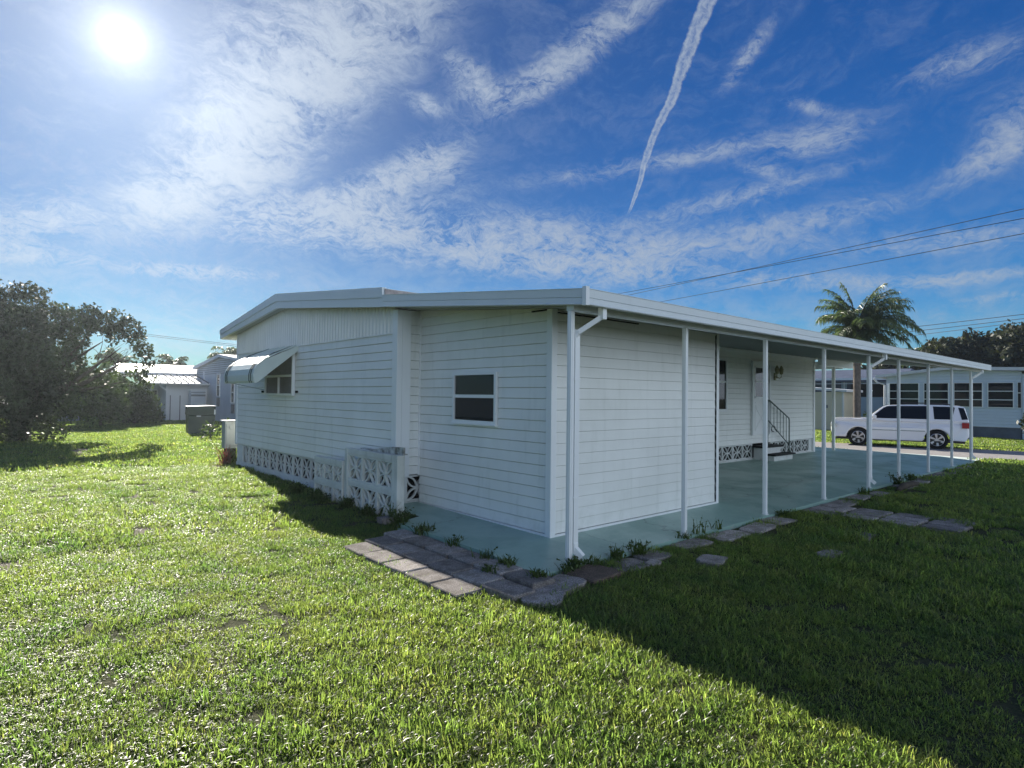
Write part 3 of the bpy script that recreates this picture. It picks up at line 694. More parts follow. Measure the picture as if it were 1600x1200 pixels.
# ------------------------------------------------------------------ storage room under the carport
room = empty('storage_room', (0, 0, .05), 'white lap-sided storage room at the near corner of the carport', 'storage room'); R0 = Vector((0, 0, .05))
def rp(mb_, name, m_, **k):
    o = mb_.build(name, m_, room, **k); o.location = -R0; return o
ZB = .055; L1 = 3.377
mb = MB(); siding(mb, (0, W0 - .03), (0, -1), (-1, 0), W0 - .03 - .05, ZB + .02, 2.8, planes=[(und(W0 - .03) - .004, -.09)], depth=.013); rp(mb, 'front_wall', 'siding')
mb = MB(); siding(mb, (.06, 0), (1, 0), (0, -1), L1 - .12, ZB + .02, 2.47, depth=.007, lip=.0045, waves=.002); rp(mb, 'side_wall', 'siding')
mb = MB(); siding(mb, (L1, .05), (0, 1), (1, 0), W0 - .08, ZB + .02, 2.8, planes=[(und(0) - .004, .09)], depth=.012); rp(mb, 'back_wall', 'siding')
mb = MB(); mb.box((-.028, -.028, ZB - .01), (.055, .055, und(0) - .004)); rp(mb, 'corner_post', 'trim', bevel=.005)
mb = MB(); mb.box((L1 - .05, -.022, ZB - .01), (L1 + .012, .05, und(0) - .01)); rp(mb, 'corner_post', 'trim', bevel=.004)
mb = MB()
z = ZB + .03
while z < 2.4: mb.box((L1 - .066, -.0135, z + .02), (L1 - .051, -.010, z + .085)); z += .12
mb.box((L1 - .072, -.009, ZB + .02), (L1 - .049, -.004, 2.44)); rp(mb, 'seam', 'dark')
mb = MB(); mb.box((-.026, .055, ZB - .02), (-.004, W0 - .03, ZB + .022)); mb.box((.055, -.026, ZB - .02), (L1 - .05, -.004, ZB + .018)); rp(mb, 'base_rail', 'trim')
mb = MB(); mb.box((-.024, .05, 2.468), (-.002, .30, 2.482)); mb.box((.055, -.030, 2.44), (1.48, -.008, 2.452)); rp(mb, 'wall_top_shadow', 'black_rubber')  # black strips painting the shadow line where wall meets roof
fR = lambda u, v, d: (-.014 - d, u, v)
ww = window_unit(room, fR, .87, 1.73, 1.205, 1.83, mids=(1.535,), fw_=.035, depth=.035, gm='glass_clear'); ww.location = -R0
mb = MB(); mb.prism([(.90, 1.235), (1.70, 1.235), (1.70, 1.80), (.90, 1.80)], fR, -.001, .001); mb.build('window_back', 'blind', ww)
mb = MB()
for k in range(8): mb.prism([(.915, 1.26 + .031 * k), (1.685, 1.26 + .031 * k), (1.685, 1.279 + .031 * k), (.915, 1.279 + .031 * k)], fR, .002, .006)
mb.build('blinds', 'seat', ww)
mb = MB(); mb.prism([(.93, 1.255), (1.67, 1.255), (1.67, 1.275), (.93, 1.275)], fR, .018, .022); mb.build('screen_rail', 'black_rubber', ww)
mb = MB(); mb.prism([(.86, 1.185), (1.74, 1.185), (1.74, 1.206), (.86, 1.206)], fR, 0, .05); mb.build('sill', 'trim', ww)

# ------------------------------------------------------------------ carport
cp = empty('carport', (7.5, -.72, 0), 'long white aluminium carport on slim square posts beside the home', 'carport'); C0 = Vector((7.5, -.72, 0))
def cpp(mb_, name, m_, **k):
    o = mb_.build(name, m_, cp, **k); o.location = -C0; return o
mb = MB()   # pan roof with standing ribs, visible from below as well
top = lambda y: 2.49 + .1 * (y + .97)
mb.prism([(RY + .06, und(RY + .06)), (W0 + .05, und(W0 + .05)), (W0 + .05, und(W0 + .05) + .045), (RY + .06, und(RY + .06) + .045)], lambda u, v, d: (d, u, v), RX0 + .05, RX1 - .05)
x = RX0 + .35
while x < RX1 - .2:
    mb.prism([(RY + .1, und(RY + .1) - .014), (W0 - .01 if x > XH else W0, und(W0) - .014), (W0, und(W0) + .002), (RY + .1, und(RY + .1) + .002)], lambda u, v, d: (d, u, v), x, x + .035)
    x += .30
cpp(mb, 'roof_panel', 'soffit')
mb = MB()   # long fascia gutter
def fas(p0, p1, zb0, zb1, zt0, zt1, n, mb):
    """profiled fascia between two plan points; n outward; lower lip, groove, upper face"""
    pr = [(0, 0.), (.016, 0.), (.018, .05), (.010, .11), (.010, .40), (.004, .43), (.012, .46), (.016, .97), (.022, .975), (.022, 1.0), (-.035, 1.0), (-.035, .0)]
    V_ = []
    for p, zb, zt_ in ((p0, zb0, zt0), (p1, zb1, zt1)):
        for o_, t_ in pr: V_.append((p[0] + n[0] * o_, p[1] + n[1] * o_, zb + (zt_ - zb) * t_))
    k = len(pr)
    mb.add(V_, [(i, (i + 1) % k, k + (i + 1) % k, k + i) for i in range(k)] + [tuple(range(k))[::-1], tuple(range(k, 2 * k))])
fas((RX0 + .002, RY), (RX1, RY), 2.362, 2.362, 2.506, 2.506, (0, -1), mb)
fas((RX1, RY), (RX1, W0), 2.362, 2.704, 2.506, 2.86, (1, 0), mb)
cpp(mb, 'fascia', 'fascia')
mb = MB(); fas((RX0, RY + .002), (RX0, 2.62), 2.362, 2.362 + .097 * 3.59, 2.506, 2.506 + .1022 * 3.59, (-1, 0), mb); cpp(mb, 'fascia', 'fascia')
mb = MB(); mb.box((RX0 - .026, RY - .026, 2.355), (RX0 + .02, RY + .02, 2.522)); cpp(mb, 'corner_cap', 'trim')
mb = MB(); mb.box((RX0 + .05, -.775, 2.336), (RX1 - .1, -.69, und(-.775) - .002)); cpp(mb, 'beam', 'fascia')
PX = [-.481, 1.409, 3.340, 5.277, 7.220, 8.866, 10.842, 12.759, 14.600]
def downspout(px_, flip=1):
    a, b_ = px_ + .030, px_ + .092
    d_ = MB(); d_.box((a, -.752, .17), (b_, -.700, 2.12))
    for k in range(2): d_.box((b_ , -.742 + .022 * k, .2), (b_ + .003, -.734 + .022 * k, 2.1))
    o = cpp(d_, 'downspout', 'trim', bevel=.006)
    e_ = MB(); e_.bar((px_ + .061, -.725, 2.10), (px_ + .07, -.75, 2.16), .058, .05); e_.bar((px_ + .07, -.745, 2.14), (px_ + .22, -.915, 2.29), .052, .046); e_.bar((px_ + .215, -.915, 2.26), (px_ + .215, -.915, 2.37), .062, .058)
    e_.build('elbow', 'trim', o, bevel=.004)
    e_ = MB(); e_.bar((px_ + .061, -.725, .20), (px_ + .061, -.725, .12), .066, .058); e_.bar((px_ + .061, -.725, .15), (px_ + .095, -.80, .07), .066, .056); e_.build('outlet', 'trim', o, bevel=.004)
    for z_ in (.6, 1.7): e_ = MB(); e_.box((px_ + .02, -.757, z_), (b_ + .006, -.692, z_ + .02)); e_.build('strap', 'trim', o)
for i, x_ in enumerate(PX):
    mb = MB(); h_ = .024
    mb.box((x_ - h_, -.722 - h_, .006), (x_ + h_, -.722 + h_, 2.336))
    for s_ in (-1, 1):
        mb.box((x_ - .007, -.722 + s_ * h_ - .001 * s_, .01), (x_ + .007, -.722 + s_ * (h_ + .003), 2.33)); mb.box((x_ + s_ * h_ - .001 * s_, -.729, .01), (x_ + s_ * (h_ + .003), -.715, 2.33))
    po = cpp(mb, 'post', 'trim', bevel=.004)
    mb = MB(); mb.box((x_ - .036, -.765, .0), (x_ + .036, -.685, .006)); mb.tube([(x_ - .02, -.765, .03), (x_ - .02, -.77, .03)], .008, 6); mb.build('base_bracket', 'trim', po)
for x_ in (PX[0], PX[4], PX[8]): downspout(x_)
for x_, y_ in ((14.1, 2.42), (14.6, 6.2), (14.6, 9.3)):
    mb = MB(); mb.box((x_ - .038, y_ - .038, .07), (x_ + .038, y_ + .038, und(min(y_, 3)) - (.0 if y_ > 3 else .0))); cpp(mb, 'post', 'trim', bevel=.004)
mb = MB(); mb.box((13.1, 2.36, 2.50), (RX1 - .1, 2.46, 2.69)); cpp(mb, 'beam', 'fascia')

# ------------------------------------------------------------------ entrance steps
st = empty('entrance_steps', (10.0, 2.3, .07), 'low white block steps with black treads under the side door', 'steps')
S0 = Vector((10.0, 2.3, .07))
def sp(mb_, name, m_, **k):
    o = mb_.build(name, m_, st, **k); o.location = -S0; return o
mb = MB(); mb.box((9.52, 2.30, .07), (10.45, 2.54, .36)); mb.box((9.56, 2.05, .06), (10.55, 2.298, .185)); sp(mb, 'riser', 'block', bevel=.006)
mb = MB(); mb.box((9.46, 2.26, .362), (10.50, 2.545, .405)); mb.box((9.52, 2.00, .187), (10.62, 2.258, .225)); sp(mb, 'tread', 'black_rubber', bevel=.008)
ra = MB(); ra.tube([(10.0, 2.44, 1.52), (10.15, 2.44, 1.50), (11.22, 2.44, 1.05), (11.24, 2.44, 1.0), (11.24, 2.44, .08)], .017, 8)
ra.tube([(10.05, 2.44, 1.02), (11.12, 2.44, .42), (11.24, 2.44, .42)], .013, 6); ra.tube([(10.05, 2.44, .40), (10.05, 2.44, 1.52)], .015, 6)
for k in range(6):
    x_ = 10.2 + .175 * k; ra.tube([(x_, 2.44, 1.02 - (x_ - 10.05) * .56), (x_, 2.44, 1.50 - (x_ - 10.15) * .42)], .007, 5)
ra.tube([(10.32 + .10 * math.cos(t_), 2.44 - .01, .80 + .07 * math.sin(t_)) for t_ in np.linspace(0, 5, 12)], .012, 5); ra.tube([(10.40, 2.43, .80), (10.52, 2.43, .72), (10.6, 2.43, .73)], .012, 5)
sp(ra, 'handrail', 'wrought_iron')

# ------------------------------------------------------------------ free-standing breeze block screens by the home's corner
def screen(name, y0, y1, ztop, cap, label, posts, x_=-.60):
    e_ = empty(name, (x_, (y0 + y1) / 2, -.06), label, 'block wall'); E0 = Vector(e_.location)
    fn = lambda u, v, d: (x_ + d, u, v)
    def q(mb_, n_, m_, **k):
        o = mb_.build(n_, m_, e_, **k); o.location = -E0; return o
    a0 = y0 + posts[0]; a1 = y1 - posts[1]; n = 3; w_ = (a1 - a0) / n; band = .055; top = ztop - cap; h_ = (top - band + .09) / 2
    mb = MB()
    for k in range(n):
        breeze(mb, fn, a0 + w_ * k, top - h_, w_ - .002, h_ - .002, .0, .045, fr=.022, rib=.018)
        breeze(mb, fn, a0 + w_ * k, top - 2 * h_ - band, w_ - .002, h_ - .002, .0, .045, fr=.022, rib=.018)
    q(mb, 'blocks', 'block_old')
    mb = MB(); mb.box((x_ - .004, a0, top - h_ - band), (x_ + .05, a1, top - h_ - .002)); mb.box((x_ - .006, a0 - .0, top), (x_ + .09, a1, ztop)); q(mb, 'rail', 'block_old', bevel=.006)
    for (a, b_) in ((y0, a0), (a1, y1)):
        if b_ - a > .02: mb = MB(); mb.box((x_ - .012, a + .001, -.12), (x_ + .10, b_ - .001, ztop + .004)); q(mb, 'pillar', 'block_old', bevel=.008)
    return e_, q
e1, q1 = screen('breeze_block_screen', 2.10, 3.56, .77, .075, 'taller chipped breeze block screen beside the open slab corner', (.14, .09))
mb = MB(); mb.prism([(2.10, .772), (3.0, .772), (2.85, .80), (2.4, .862), (2.10, .872)], lambda u, v, d: (-.53 + d, u, v), 0, .03); mb.box((-.505, 2.14, .772), (-.44, 3.3, .785)); q1(mb, 'cap_board', 'wood_grey')
# side return of the near screen towards the home
e2, q2 = screen('breeze_block_screen', 3.60, 4.60, .575, .07, 'lower breeze block screen with a bare flat cap, sunk in grass', (.02, .02), x_=-.615)

# ------------------------------------------------------------------ electric pedestal
pe = empty('utility_pedestal', (-.22, 10.1, -.05), 'grey metal utility pedestal with a light cap at the home corner', 'utility box'); Q0 = Vector(pe.location)
def pp(mb_, n_, m_, **k):
    o = mb_.build(n_, m_, pe, **k); o.location = -Q0; return o
mb = MB(); mb.box((-.37, 10.02, .27), (-.08, 10.26, .89)); pp(mb, 'cabinet', 'pedestal', bevel=.01)
mb = MB(); mb.box((-.40, 9.99, .892), (-.06, 10.29, .912)); pp(mb, 'lid', 'label_white', bevel=.004)
mb = MB(); mb.box((-.345, 10.004, .33), (-.105, 10.018, .84)); pp(mb, 'door', 'pedestal', bevel=.004)
mb = MB(); mb.prism([(-.23 + .055 * math.cos(t_), .76 + .055 * math.sin(t_)) for t_ in np.linspace(0, 6.28, 13)[:-1]], lambda u, v, d: (u, d, v), 9.985, 10.003); mb.box((-.215, 9.99, .865), (-.19, 10.0, .885)); pp(mb, 'meter', 'pedestal')
mb = MB(); mb.box((-.33, 10.06, -.1), (-.11, 10.22, .268)); pp(mb, 'base', 'pedestal_base')

# ------------------------------------------------------------------ pavers
ORD = ['first', 'second', 'third', 'fourth', 'fifth', 'sixth', 'seventh', 'eighth', 'ninth', 'tenth', 'eleventh', 'twelfth', 'thirteenth', 'fourteenth', 'fifteenth', 'sixteenth', 'seventeenth', 'eighteenth']
PAVER_RECTS = []
def paver(cx, cy, w_, d_, rz, label, m_='paver', z=.0, chip=0., nm='paver', group='concrete pavers round the slab'):
    n = 18; pts = []
    base_ = [(-w_ / 2, -d_ / 2), (w_ / 2, -d_ / 2), (w_ / 2, d_ / 2), (-w_ / 2, d_ / 2)]
    for i in range(4):
        a, b_ = base_[i], base_[(i + 1) % 4]
        for k in range(5):
            t_ = k / 5; x_ = a[0] + (b_[0] - a[0]) * t_; y_ = a[1] + (b_[1] - a[1]) * t_; s_ = .972 - (.03 if k == 0 else 0) - chip * rnd.random() * (2.2 if k == 0 else 1)
            pts.append((x_ * s_ + rnd.uniform(-.004, .004), y_ * s_ + rnd.uniform(-.004, .004)))
    mb = MB(); tx, ty = rnd.uniform(-.02, .02), rnd.uniform(-.02, .02); k = len(pts)
    V_ = [(x_, y_, -.06) for x_, y_ in pts] + [(x_, y_, .012 + tx * x_ + ty * y_) for x_, y_ in pts] + [(x_ * .95, y_ * .95, .02 + tx * x_ + ty * y_) for x_, y_ in pts]
    mb.add(V_, [tuple(range(2 * k, 3 * k))] + [(i, (i + 1) % k, k + (i + 1) % k, k + i) for i in range(k)] + [(k + i, k + (i + 1) % k, 2 * k + (i + 1) % k, 2 * k + i) for i in range(k)])
    o = mb.build(nm, m_, None, (cx, cy, -.022 + z)); o.rotation_euler = (0, 0, rz); tag(o, label, 'paver', group)
    PAVER_RECTS.append((cx, cy, w_ / 2, d_ / 2)); return o
for r_, x_ in enumerate((-1.06, -1.34, -1.62)):
    for k in range((6, 6, 5)[r_]):
        y_ = 1.20 - .40 * k - .07 * r_
        paver(x_ + rnd.uniform(-.008, .008), y_, .272, .395, rnd.uniform(-.03, .03), z=(.030, .010, -.008)[r_], label='%s grey paver from the block screen in the row %s' % (ORD[k], ('against the end of the slab', 'running between the two other rows', 'edging the sunlit lawn')[r_]))
paver(-1.20, -1.13, .44, .34, .55, z=-.012, label='rounded worn paver lying off the slab corner', chip=.10)
paver(-.88, -1.02, .42, .32, .2, z=-.004, label='grey worn paver at the corner of the green slab', chip=.05)
paver(-.46, -.99, .46, .38, .05, 'brownish paver beside the foot of the near downspout', 'paver_brown')
side = [(.05, .42), (.52, .40), (1.25, .55), (1.95, .62), (2.62, .62), (3.25, .5), (5.35, .7), (6.15, .6), (6.85, .55), (8.2, .6), (9.0, .7), (9.75, .6), (10.5, .6), (11.2, .6), (11.95, .7), (12.7, .6), (13.4, .6), (14.1, .6)]
for k, (x_, w_) in enumerate(side):
    paver(x_, -.96 + rnd.uniform(-.05, .05), w_, .30 + rnd.uniform(-.05, .08), rnd.uniform(-.08, .08), z=-.022, label='%s sunken grey paver from the downspout along the shaded slab edge' % ORD[k], chip=.08)
for i in range(3):
    for j in range(4):
        paver(4.32 + .30 * i + rnd.uniform(-.02, .02) + .04 * j, -1.05 - .47 * j, .29, .45, rnd.uniform(-.05, .05) - .08, z=-.020, label='%s stone out, %s row of the shaded paver path into the lawn' % (ORD[j], ('near', 'middle', 'far')[i]), chip=.05, group='pavers of the path into the lawn')
paver(.80, -1.42, .34, .26, .3, 'lone pale stepping stone in the shaded grass, nearest the carport', chip=.10, z=-.010, nm='stepping_stone', group='stepping stones')
paver(.27, -1.12, .20, .14, .1, 'small chipped stone fragment beside the shaded pavers', chip=.2, z=-.010, nm='stepping_stone', group='stepping stones')
paver(1.95, -2.06, .36, .20, -.1, 'lone stepping stone sunk in dark grass farther out', chip=.2, z=-.012, nm='stepping_stone', group='stepping stones')
paver(3.15, -2.0, .36, .20, .1, 'flat stone below the outer end of the paver path', chip=.2, z=-.012, nm='stepping_stone', group='stepping stones')
lg = MB(); lg.tube([(7.45, -1.12, -.01), (7.8, -1.10, .02), (8.3, -1.10, .015), (8.6, -1.12, -.01)], [.04, .06, .055, .03], 8); lg = lg.build('log', 'bark', None, smooth=True); tag(lg, 'dark rotting log lying in the grass by the middle downspout', 'log')
fr_ = paver(-.80, 2.02, .22, .15, .1, 'loose pale block lying at the foot of the taller screen', chip=.1, z=.05, nm='stepping_stone', group='stepping stones')

# ------------------------------------------------------------------ lawn: small sward patches instanced over the ground
def blade_patch(size, n, hmin, hmax, wmin, wmax, seed, lean=.9):
    g = np.random.default_rng(seed)
    px_ = g.uniform(-size / 2, size / 2, n); py_ = g.uniform(-size / 2, size / 2, n); h = g.uniform(hmin, hmax, n) * (1 - .3 * g.random(n)); w_ = g.uniform(wmin, wmax, n)
    a = g.uniform(0, 2 * np.pi, n); le = g.uniform(.15, lean, n); dxx, dyy = np.cos(a), np.sin(a); tw = a + np.pi / 2 + g.normal(0, .5, n); wx, wy = np.cos(tw) * w_ / 2, np.sin(tw) * w_ / 2
    V = np.zeros((n, 7, 3)); 
    for i, (t_, ww) in enumerate(((0, .7), (.4, 1.), (.75, .75))):
        ox = px_ + dxx * le * h * t_ ** 1.6; oy = py_ + dyy * le * h * t_ ** 1.6; oz = h * (t_ - .35 * le * t_ * t_)
        V[:, 2 * i] = np.stack([ox - wx * ww, oy - wy * ww, oz], -1); V[:, 2 * i + 1] = np.stack([ox + wx * ww, oy + wy * ww, oz], -1)
    V[:, 6] = np.stack([px_ + dxx * le * h, py_ + dyy * le * h, h * (1 - .45 * le)], -1)
    F = []
    base_ = np.arange(n)[:, None] * 7
    T = np.concatenate([base_ + np.array([[0, 1, 3]]), base_ + np.array([[0, 3, 2]]), base_ + np.array([[2, 3, 5]]), base_ + np.array([[2, 5, 4]]), base_ + np.array([[4, 5, 6]])])
    br = g.uniform(.55, 1.45, n); yl = g.random(n) < .05
    tone = np.ones((n, 7, 4)); tone[:, :, 0] = (br * np.where(yl, 1.6, 1.))[:, None]; tone[:, :, 1] = (br * np.where(yl, 1.25, 1.))[:, None]; tone[:, :, 2] = (br * np.where(yl, 1.5, .95))[:, None]
    return V.reshape(-1, 3), T, tone.reshape(-1, 4)
srcs = [blade_patch(.30, 300, .035, .075, .003, .007, 1, 1.2), blade_patch(.30, 300, .028, .065, .003, .008, 2, 1.5), blade_patch(.26, 190, .05, .105, .003, .007, 3, 1.0), blade_patch(.40, 150, .04, .08, .010, .018, 4)]
def excluded(x, y):
    ex = ((x > -.93) & (y < 1.62) | (x > -.5)) & (x < 15.7) & (y > -.79) & (y < W0 + .2)
    ex |= (x > XH - .0) & (x < XE + .1) & (y > W0) & (y < YL)
    ex |= (x > 13) & (x < 15.2) & (y > W0 - .1) & (y < 9.2)
    ex |= (x > 15.6) & (x < 17.5) & (y > -.8) & (y < 2.6)
    ra_ = 17.45 + (y + 1.3) * (-.254 / .967); rb_ = 26.6 + y * (-.254 / .967)
    ex |= (x > ra_ - .05) & (x < rb_ + .05)
    for (a, b_, hw, hd) in PAVER_RECTS: ex |= (np.abs(x - a) < hw * .80) & (np.abs(y - b_) < hd * .82)
    return ex
def scatter(step, jit, dmin, dmax, xr, yr, seed):
    g = np.random.default_rng(seed); X, Y = np.meshgrid(np.arange(*xr, step), np.arange(*yr, step)); X = X.ravel() + g.uniform(-jit, jit, X.size) * step; Y = Y.ravel() + g.uniform(-jit, jit, Y.size) * step
    dX, dY = X - CAM.x, Y - CAM.y; d = np.hypot(dX, dY); a = np.degrees(np.arctan2(dY, dX)); k = (d >= dmin) & (d < dmax) & (((a > -8) & (a < 104)) | (d < 3.0))
    X, Y, d = X[k], Y[k], d[k]; k = ~excluded(X, Y); X, Y, d = X[k], Y[k], d[k]
    keep = np.ones(len(X), bool)
    for (bx_, by_, br_) in BARE:
        q = np.hypot(X - bx_, (Y - by_)) / br_; keep &= ~((q < .85) & (g.random(len(X)) < .70)); 
    nz = np.sin(X * 3.1 + 1.3 * np.sin(Y * 2.3)) * np.cos(Y * 2.7 + 1.1 * np.sin(X * 1.9)); keep &= ~((nz > .80) & (g.random(len(X)) < .25))
    return X[keep], Y[keep], d[keep]
pts_, var_, scl_, rot_ = [], [], [], []
for (st_, a, b_, vset, s0, s1, seed) in ((.155, 1.2, 7.5, (0, 1, 2), .8, 1.15, 5), (.27, 7.5, 15, (0, 1, 2), 1.0, 1.5, 6), (.36, 15, 46, (3,), 1.15, 1.8, 7)):
    X, Y, d = scatter(st_, .55, a, b_, (-14, 46), (-6, 46), seed); g = np.random.default_rng(seed + 50)
    Z = np.vectorize(gz)(X) + .012 * np.sin(X * 1.7 + 1) * np.cos(Y * 1.3) - .004
    pts_.append(np.stack([X, Y, Z], -1)); 
    v_ = g.choice(vset, len(X), p=[.4, .4, .2] if len(vset) == 3 else None); var_.append(v_)
    s_ = g.uniform(s0, s1, len(X)); low = 1 + .22 * np.sin(X * 1.1 + 2) * np.cos(Y * .9) + .16 * np.sin(X * 5.3 + 2 * np.sin(Y * 3.7)) * np.sin(Y * 4.9 + 1.5 * np.sin(X * 4.1)); scl_.append(s_ * low); rot_.append(g.uniform(0, 6.283, len(X)))
P_ = np.concatenate(pts_); VA = np.concatenate(var_); SC = np.concatenate(scl_); RO_ = np.concatenate(rot_)
print('lawn patches', len(P_))
# one mesh: four source patches (attribute src 1..4) + loose points (src 0)
off_ = 0; Vs, Fs, Ts, SR = [], [], [], []
for i, (V, T, tn) in enumerate(srcs):
    Vs.append(V); Fs.append(T + off_); Ts.append(tn); SR.append(np.full(len(V), i + 1)); off_ += len(V)
Vall = np.concatenate(Vs + [P_]); Fall = np.concatenate(Fs); Tall = np.concatenate(Ts + [np.ones((len(P_), 4))]); Sall = np.concatenate(SR + [-(VA + 1)])
lawn = raw('grass', Vall, Fall, 'grass', tone=Tall); me = lawn.data; tag(lawn, 'coarse green lawn of broad blades with worn sandy spots', 'grass', kind='stuff')
for nm, arr in (('src', Sall), ('scl', np.concatenate([np.ones(off_), SC])), ('rot', np.concatenate([np.zeros(off_), RO_]))):
    at = me.attributes.new(nm, 'FLOAT', 'POINT'); at.data.foreach_set('value', arr.astype(np.float32))
ng = bpy.data.node_groups.new('lawn', 'GeometryNodeTree'); ng.interface.new_socket('Geometry', in_out='INPUT', socket_type='NodeSocketGeometry'); ng.interface.new_socket('Geometry', in_out='OUTPUT', socket_type='NodeSocketGeometry')
gi = ng.nodes.new('NodeGroupInput'); gout = ng.nodes.new('NodeGroupOutput'); jn = ng.nodes.new('GeometryNodeJoinGeometry')
def attr(nm):
    a = ng.nodes.new('GeometryNodeInputNamedAttribute'); a.data_type = 'FLOAT'; a.inputs['Name'].default_value = nm; return a.outputs['Attribute']
def cmp_(val):
    c_ = ng.nodes.new('FunctionNodeCompare'); c_.data_type = 'FLOAT'; c_.operation = 'EQUAL'; c_.inputs['Epsilon'].default_value = .1; ng.links.new(attr('src'), c_.inputs[0]); c_.inputs[1].default_value = val; return c_.outputs[0]
def sepg(val):
    s_ = ng.nodes.new('GeometryNodeSeparateGeometry'); s_.domain = 'POINT'; ng.links.new(gi.outputs[0], s_.inputs[0]); ng.links.new(cmp_(val), s_.inputs[1]); return s_.outputs[0]
for i in range(4):
    mp = ng.nodes.new('GeometryNodeMeshToPoints'); ng.links.new(sepg(-(i + 1)), mp.inputs[0])
    ip = ng.nodes.new('GeometryNodeInstanceOnPoints'); ng.links.new(mp.outputs[0], ip.inputs['Points']); ng.links.new(sepg(i + 1), ip.inputs['Instance'])
    cx_ = ng.nodes.new('ShaderNodeCombineXYZ'); ng.links.new(attr('rot'), cx_.inputs[2]); 
    er = ng.nodes.new('FunctionNodeEulerToRotation'); ng.links.new(cx_.outputs[0], er.inputs[0]); ng.links.new(er.outputs[0], ip.inputs['Rotation'])
    ng.links.new(attr('scl'), ip.inputs['Scale']); ng.links.new(ip.outputs[0], jn.inputs[0])
ng.links.new(jn.outputs[0], gout.inputs[0])
md = lawn.modifiers.new('lawn', 'NODES'); md.node_group = ng

# ------------------------------------------------------------------ weeds along the slab
def weed(x, y, z, n, h, label, m_='leaf_weed', spread=.5, seed=0, wide=.008, nm='weed', cat='weed', group='weeds growing along the slab edge'):
    g = np.random.default_rng(seed); V, F, T = [], [], []
    for i in range(n):
        a = g.uniform(0, 6.283); le = g.uniform(.1, spread); hh = h * g.uniform(.5, 1.); bx_, by_ = g.normal(0, .035 + .02 * h, 2); ww = wide * g.uniform(.6, 1.3); o = len(V); s_ = 5; t_w = a + 1.57 + g.normal(0, .6)
        for k in range(s_):
            t_ = k / (s_ - 1); rr = le * hh * t_ ** 1.5; c_ = np.array([bx_ + math.cos(a) * rr, by_ + math.sin(a) * rr, hh * t_ * (1 - .3 * le * t_)]); q = np.array([math.cos(t_w), math.sin(t_w), 0]) * ww * (1 - t_ * .85)
            V += [c_ - q, c_ + q]
        for k in range(s_ - 1): F.append((o + 2 * k, o + 2 * k + 1, o + 2 * k + 3, o + 2 * k + 2))
        T += [[g.uniform(.7, 1.3)] * 3 + [1]] * (2 * s_)
        # leaflets
        for _ in range(int(g.integers(0, 4)) if h > .15 else int(g.random() < .35)):
            t_ = g.uniform(.4, 1); rr = le * hh * t_ ** 1.5; c_ = np.array([bx_ + math.cos(a) * rr, by_ + math.sin(a) * rr, hh * t_ * (1 - .3 * le * t_)]); u_ = g.normal(0, 1, 3); u_ /= np.linalg.norm(u_); v_ = np.cross(u_, g.normal(0, 1, 3)); v_ /= np.linalg.norm(v_); l_ = .012 + .012 * g.random(); o = len(V)
            V += [c_ - u_ * l_, c_ - v_ * l_ * .6, c_ + u_ * l_, c_ + v_ * l_ * .6]; F.append((o, o + 1, o + 2, o + 3)); T += [[g.uniform(.6, 1.3)] * 3 + [1]] * 4
    o = raw(nm, np.array(V), np.array(F), m_, None, T, (x, y, z)); tag(o, label, cat, group); return o
wl = [(-.97, -.12, 'spiky weed tuft at the middle of the slab\'s short end', 40, .13), (-.93, .45, 'larger spiky weed tuft at the slab\'s short end, left of its neighbour', 46, .14), (-.90, 1.05, 'spreading weed at the far half of the slab\'s short end', 70, .18), (-.88, 1.55, 'bushy weed creeping onto the slab near the taller screen', 90, .24),
      (-.72, 1.98, 'tall leggy weed at the foot of the taller screen\'s end pillar', 50, .30), (-.62, -.84, 'leafy weed left of the near downspout', 50, .13), (-.50, -.80, 'weed tuft right under the near downspout outlet', 70, .16), (-.28, -.82, 'leafy weed just right of the near downspout', 40, .14),
      (.10, -.82, 'weed at the slab edge between the downspout and the second post', 60, .16), (.42, -.83, 'dense weed left of the foot of the second post', 60, .17), (1.30, -.80, 'flat weed at the foot of the second post', 30, .08), (1.62, -.79, 'thin-stemmed weed on the slab just right of the second post', 14, .24), (2.0, -.79, 'small weed on the slab between the second and third posts', 12, .15),
      (3.6, -.85, 'low weed clump to the right of the third post', 60, .12), (6.6, -.85, 'weed clump left of the middle downspout', 50, .14), (8.4, -.84, 'feathery weed beside the post beyond the middle downspout', 60, .26), (9.2, -.84, 'weed clump between the far posts', 50, .20), (-1.20, -.45, 'flat weed in the joint between shaded pavers', 50, .07), (-1.0, -.85, 'weed patch in the gap at the slab corner', 90, .08), (-.96, -.42, 'leafy weed at the slab\'s short end, closest to its corner', 60, .11)]
for k, (x_, y_, lb, n, h) in enumerate(wl): weed(x_, y_, (.015 if x_ < -.85 and y_ > -.9 else -.03) if x_ < 0 or y_ < -.8 else .0, n, h, lb, seed=100 + k, spread=1.1)
weed(-.50, 9.50, -.05, 60, .52, 'straggly reddish weed behind the utility pedestal', 'leaf_red', .7, 300, .010, 'red_weed', 'weed', None)
weed(-.30, 9.75, -.05, 90, .40, 'pale green weed at the foot of the utility pedestal', 'leaf_weed', .9, 301, .012, 'weed', 'weed', None)
for k, (x_, y_, s_) in enumerate(((-.75, 4.9, .25), (-.7, 3.3, .22), (-.78, 3.9, .2), (-.75, 2.6, .2), (-.7, 4.3, .2))):
    weed(x_, y_, -.06, 160, s_, '%s grass clump from the corner along the screens' % ['fifth', 'second', 'third', 'first', 'fourth'][k], 'leaf_weed', .8, 310 + k, .006, 'grass_clump', 'grass clump', 'grass clumps along the screens')

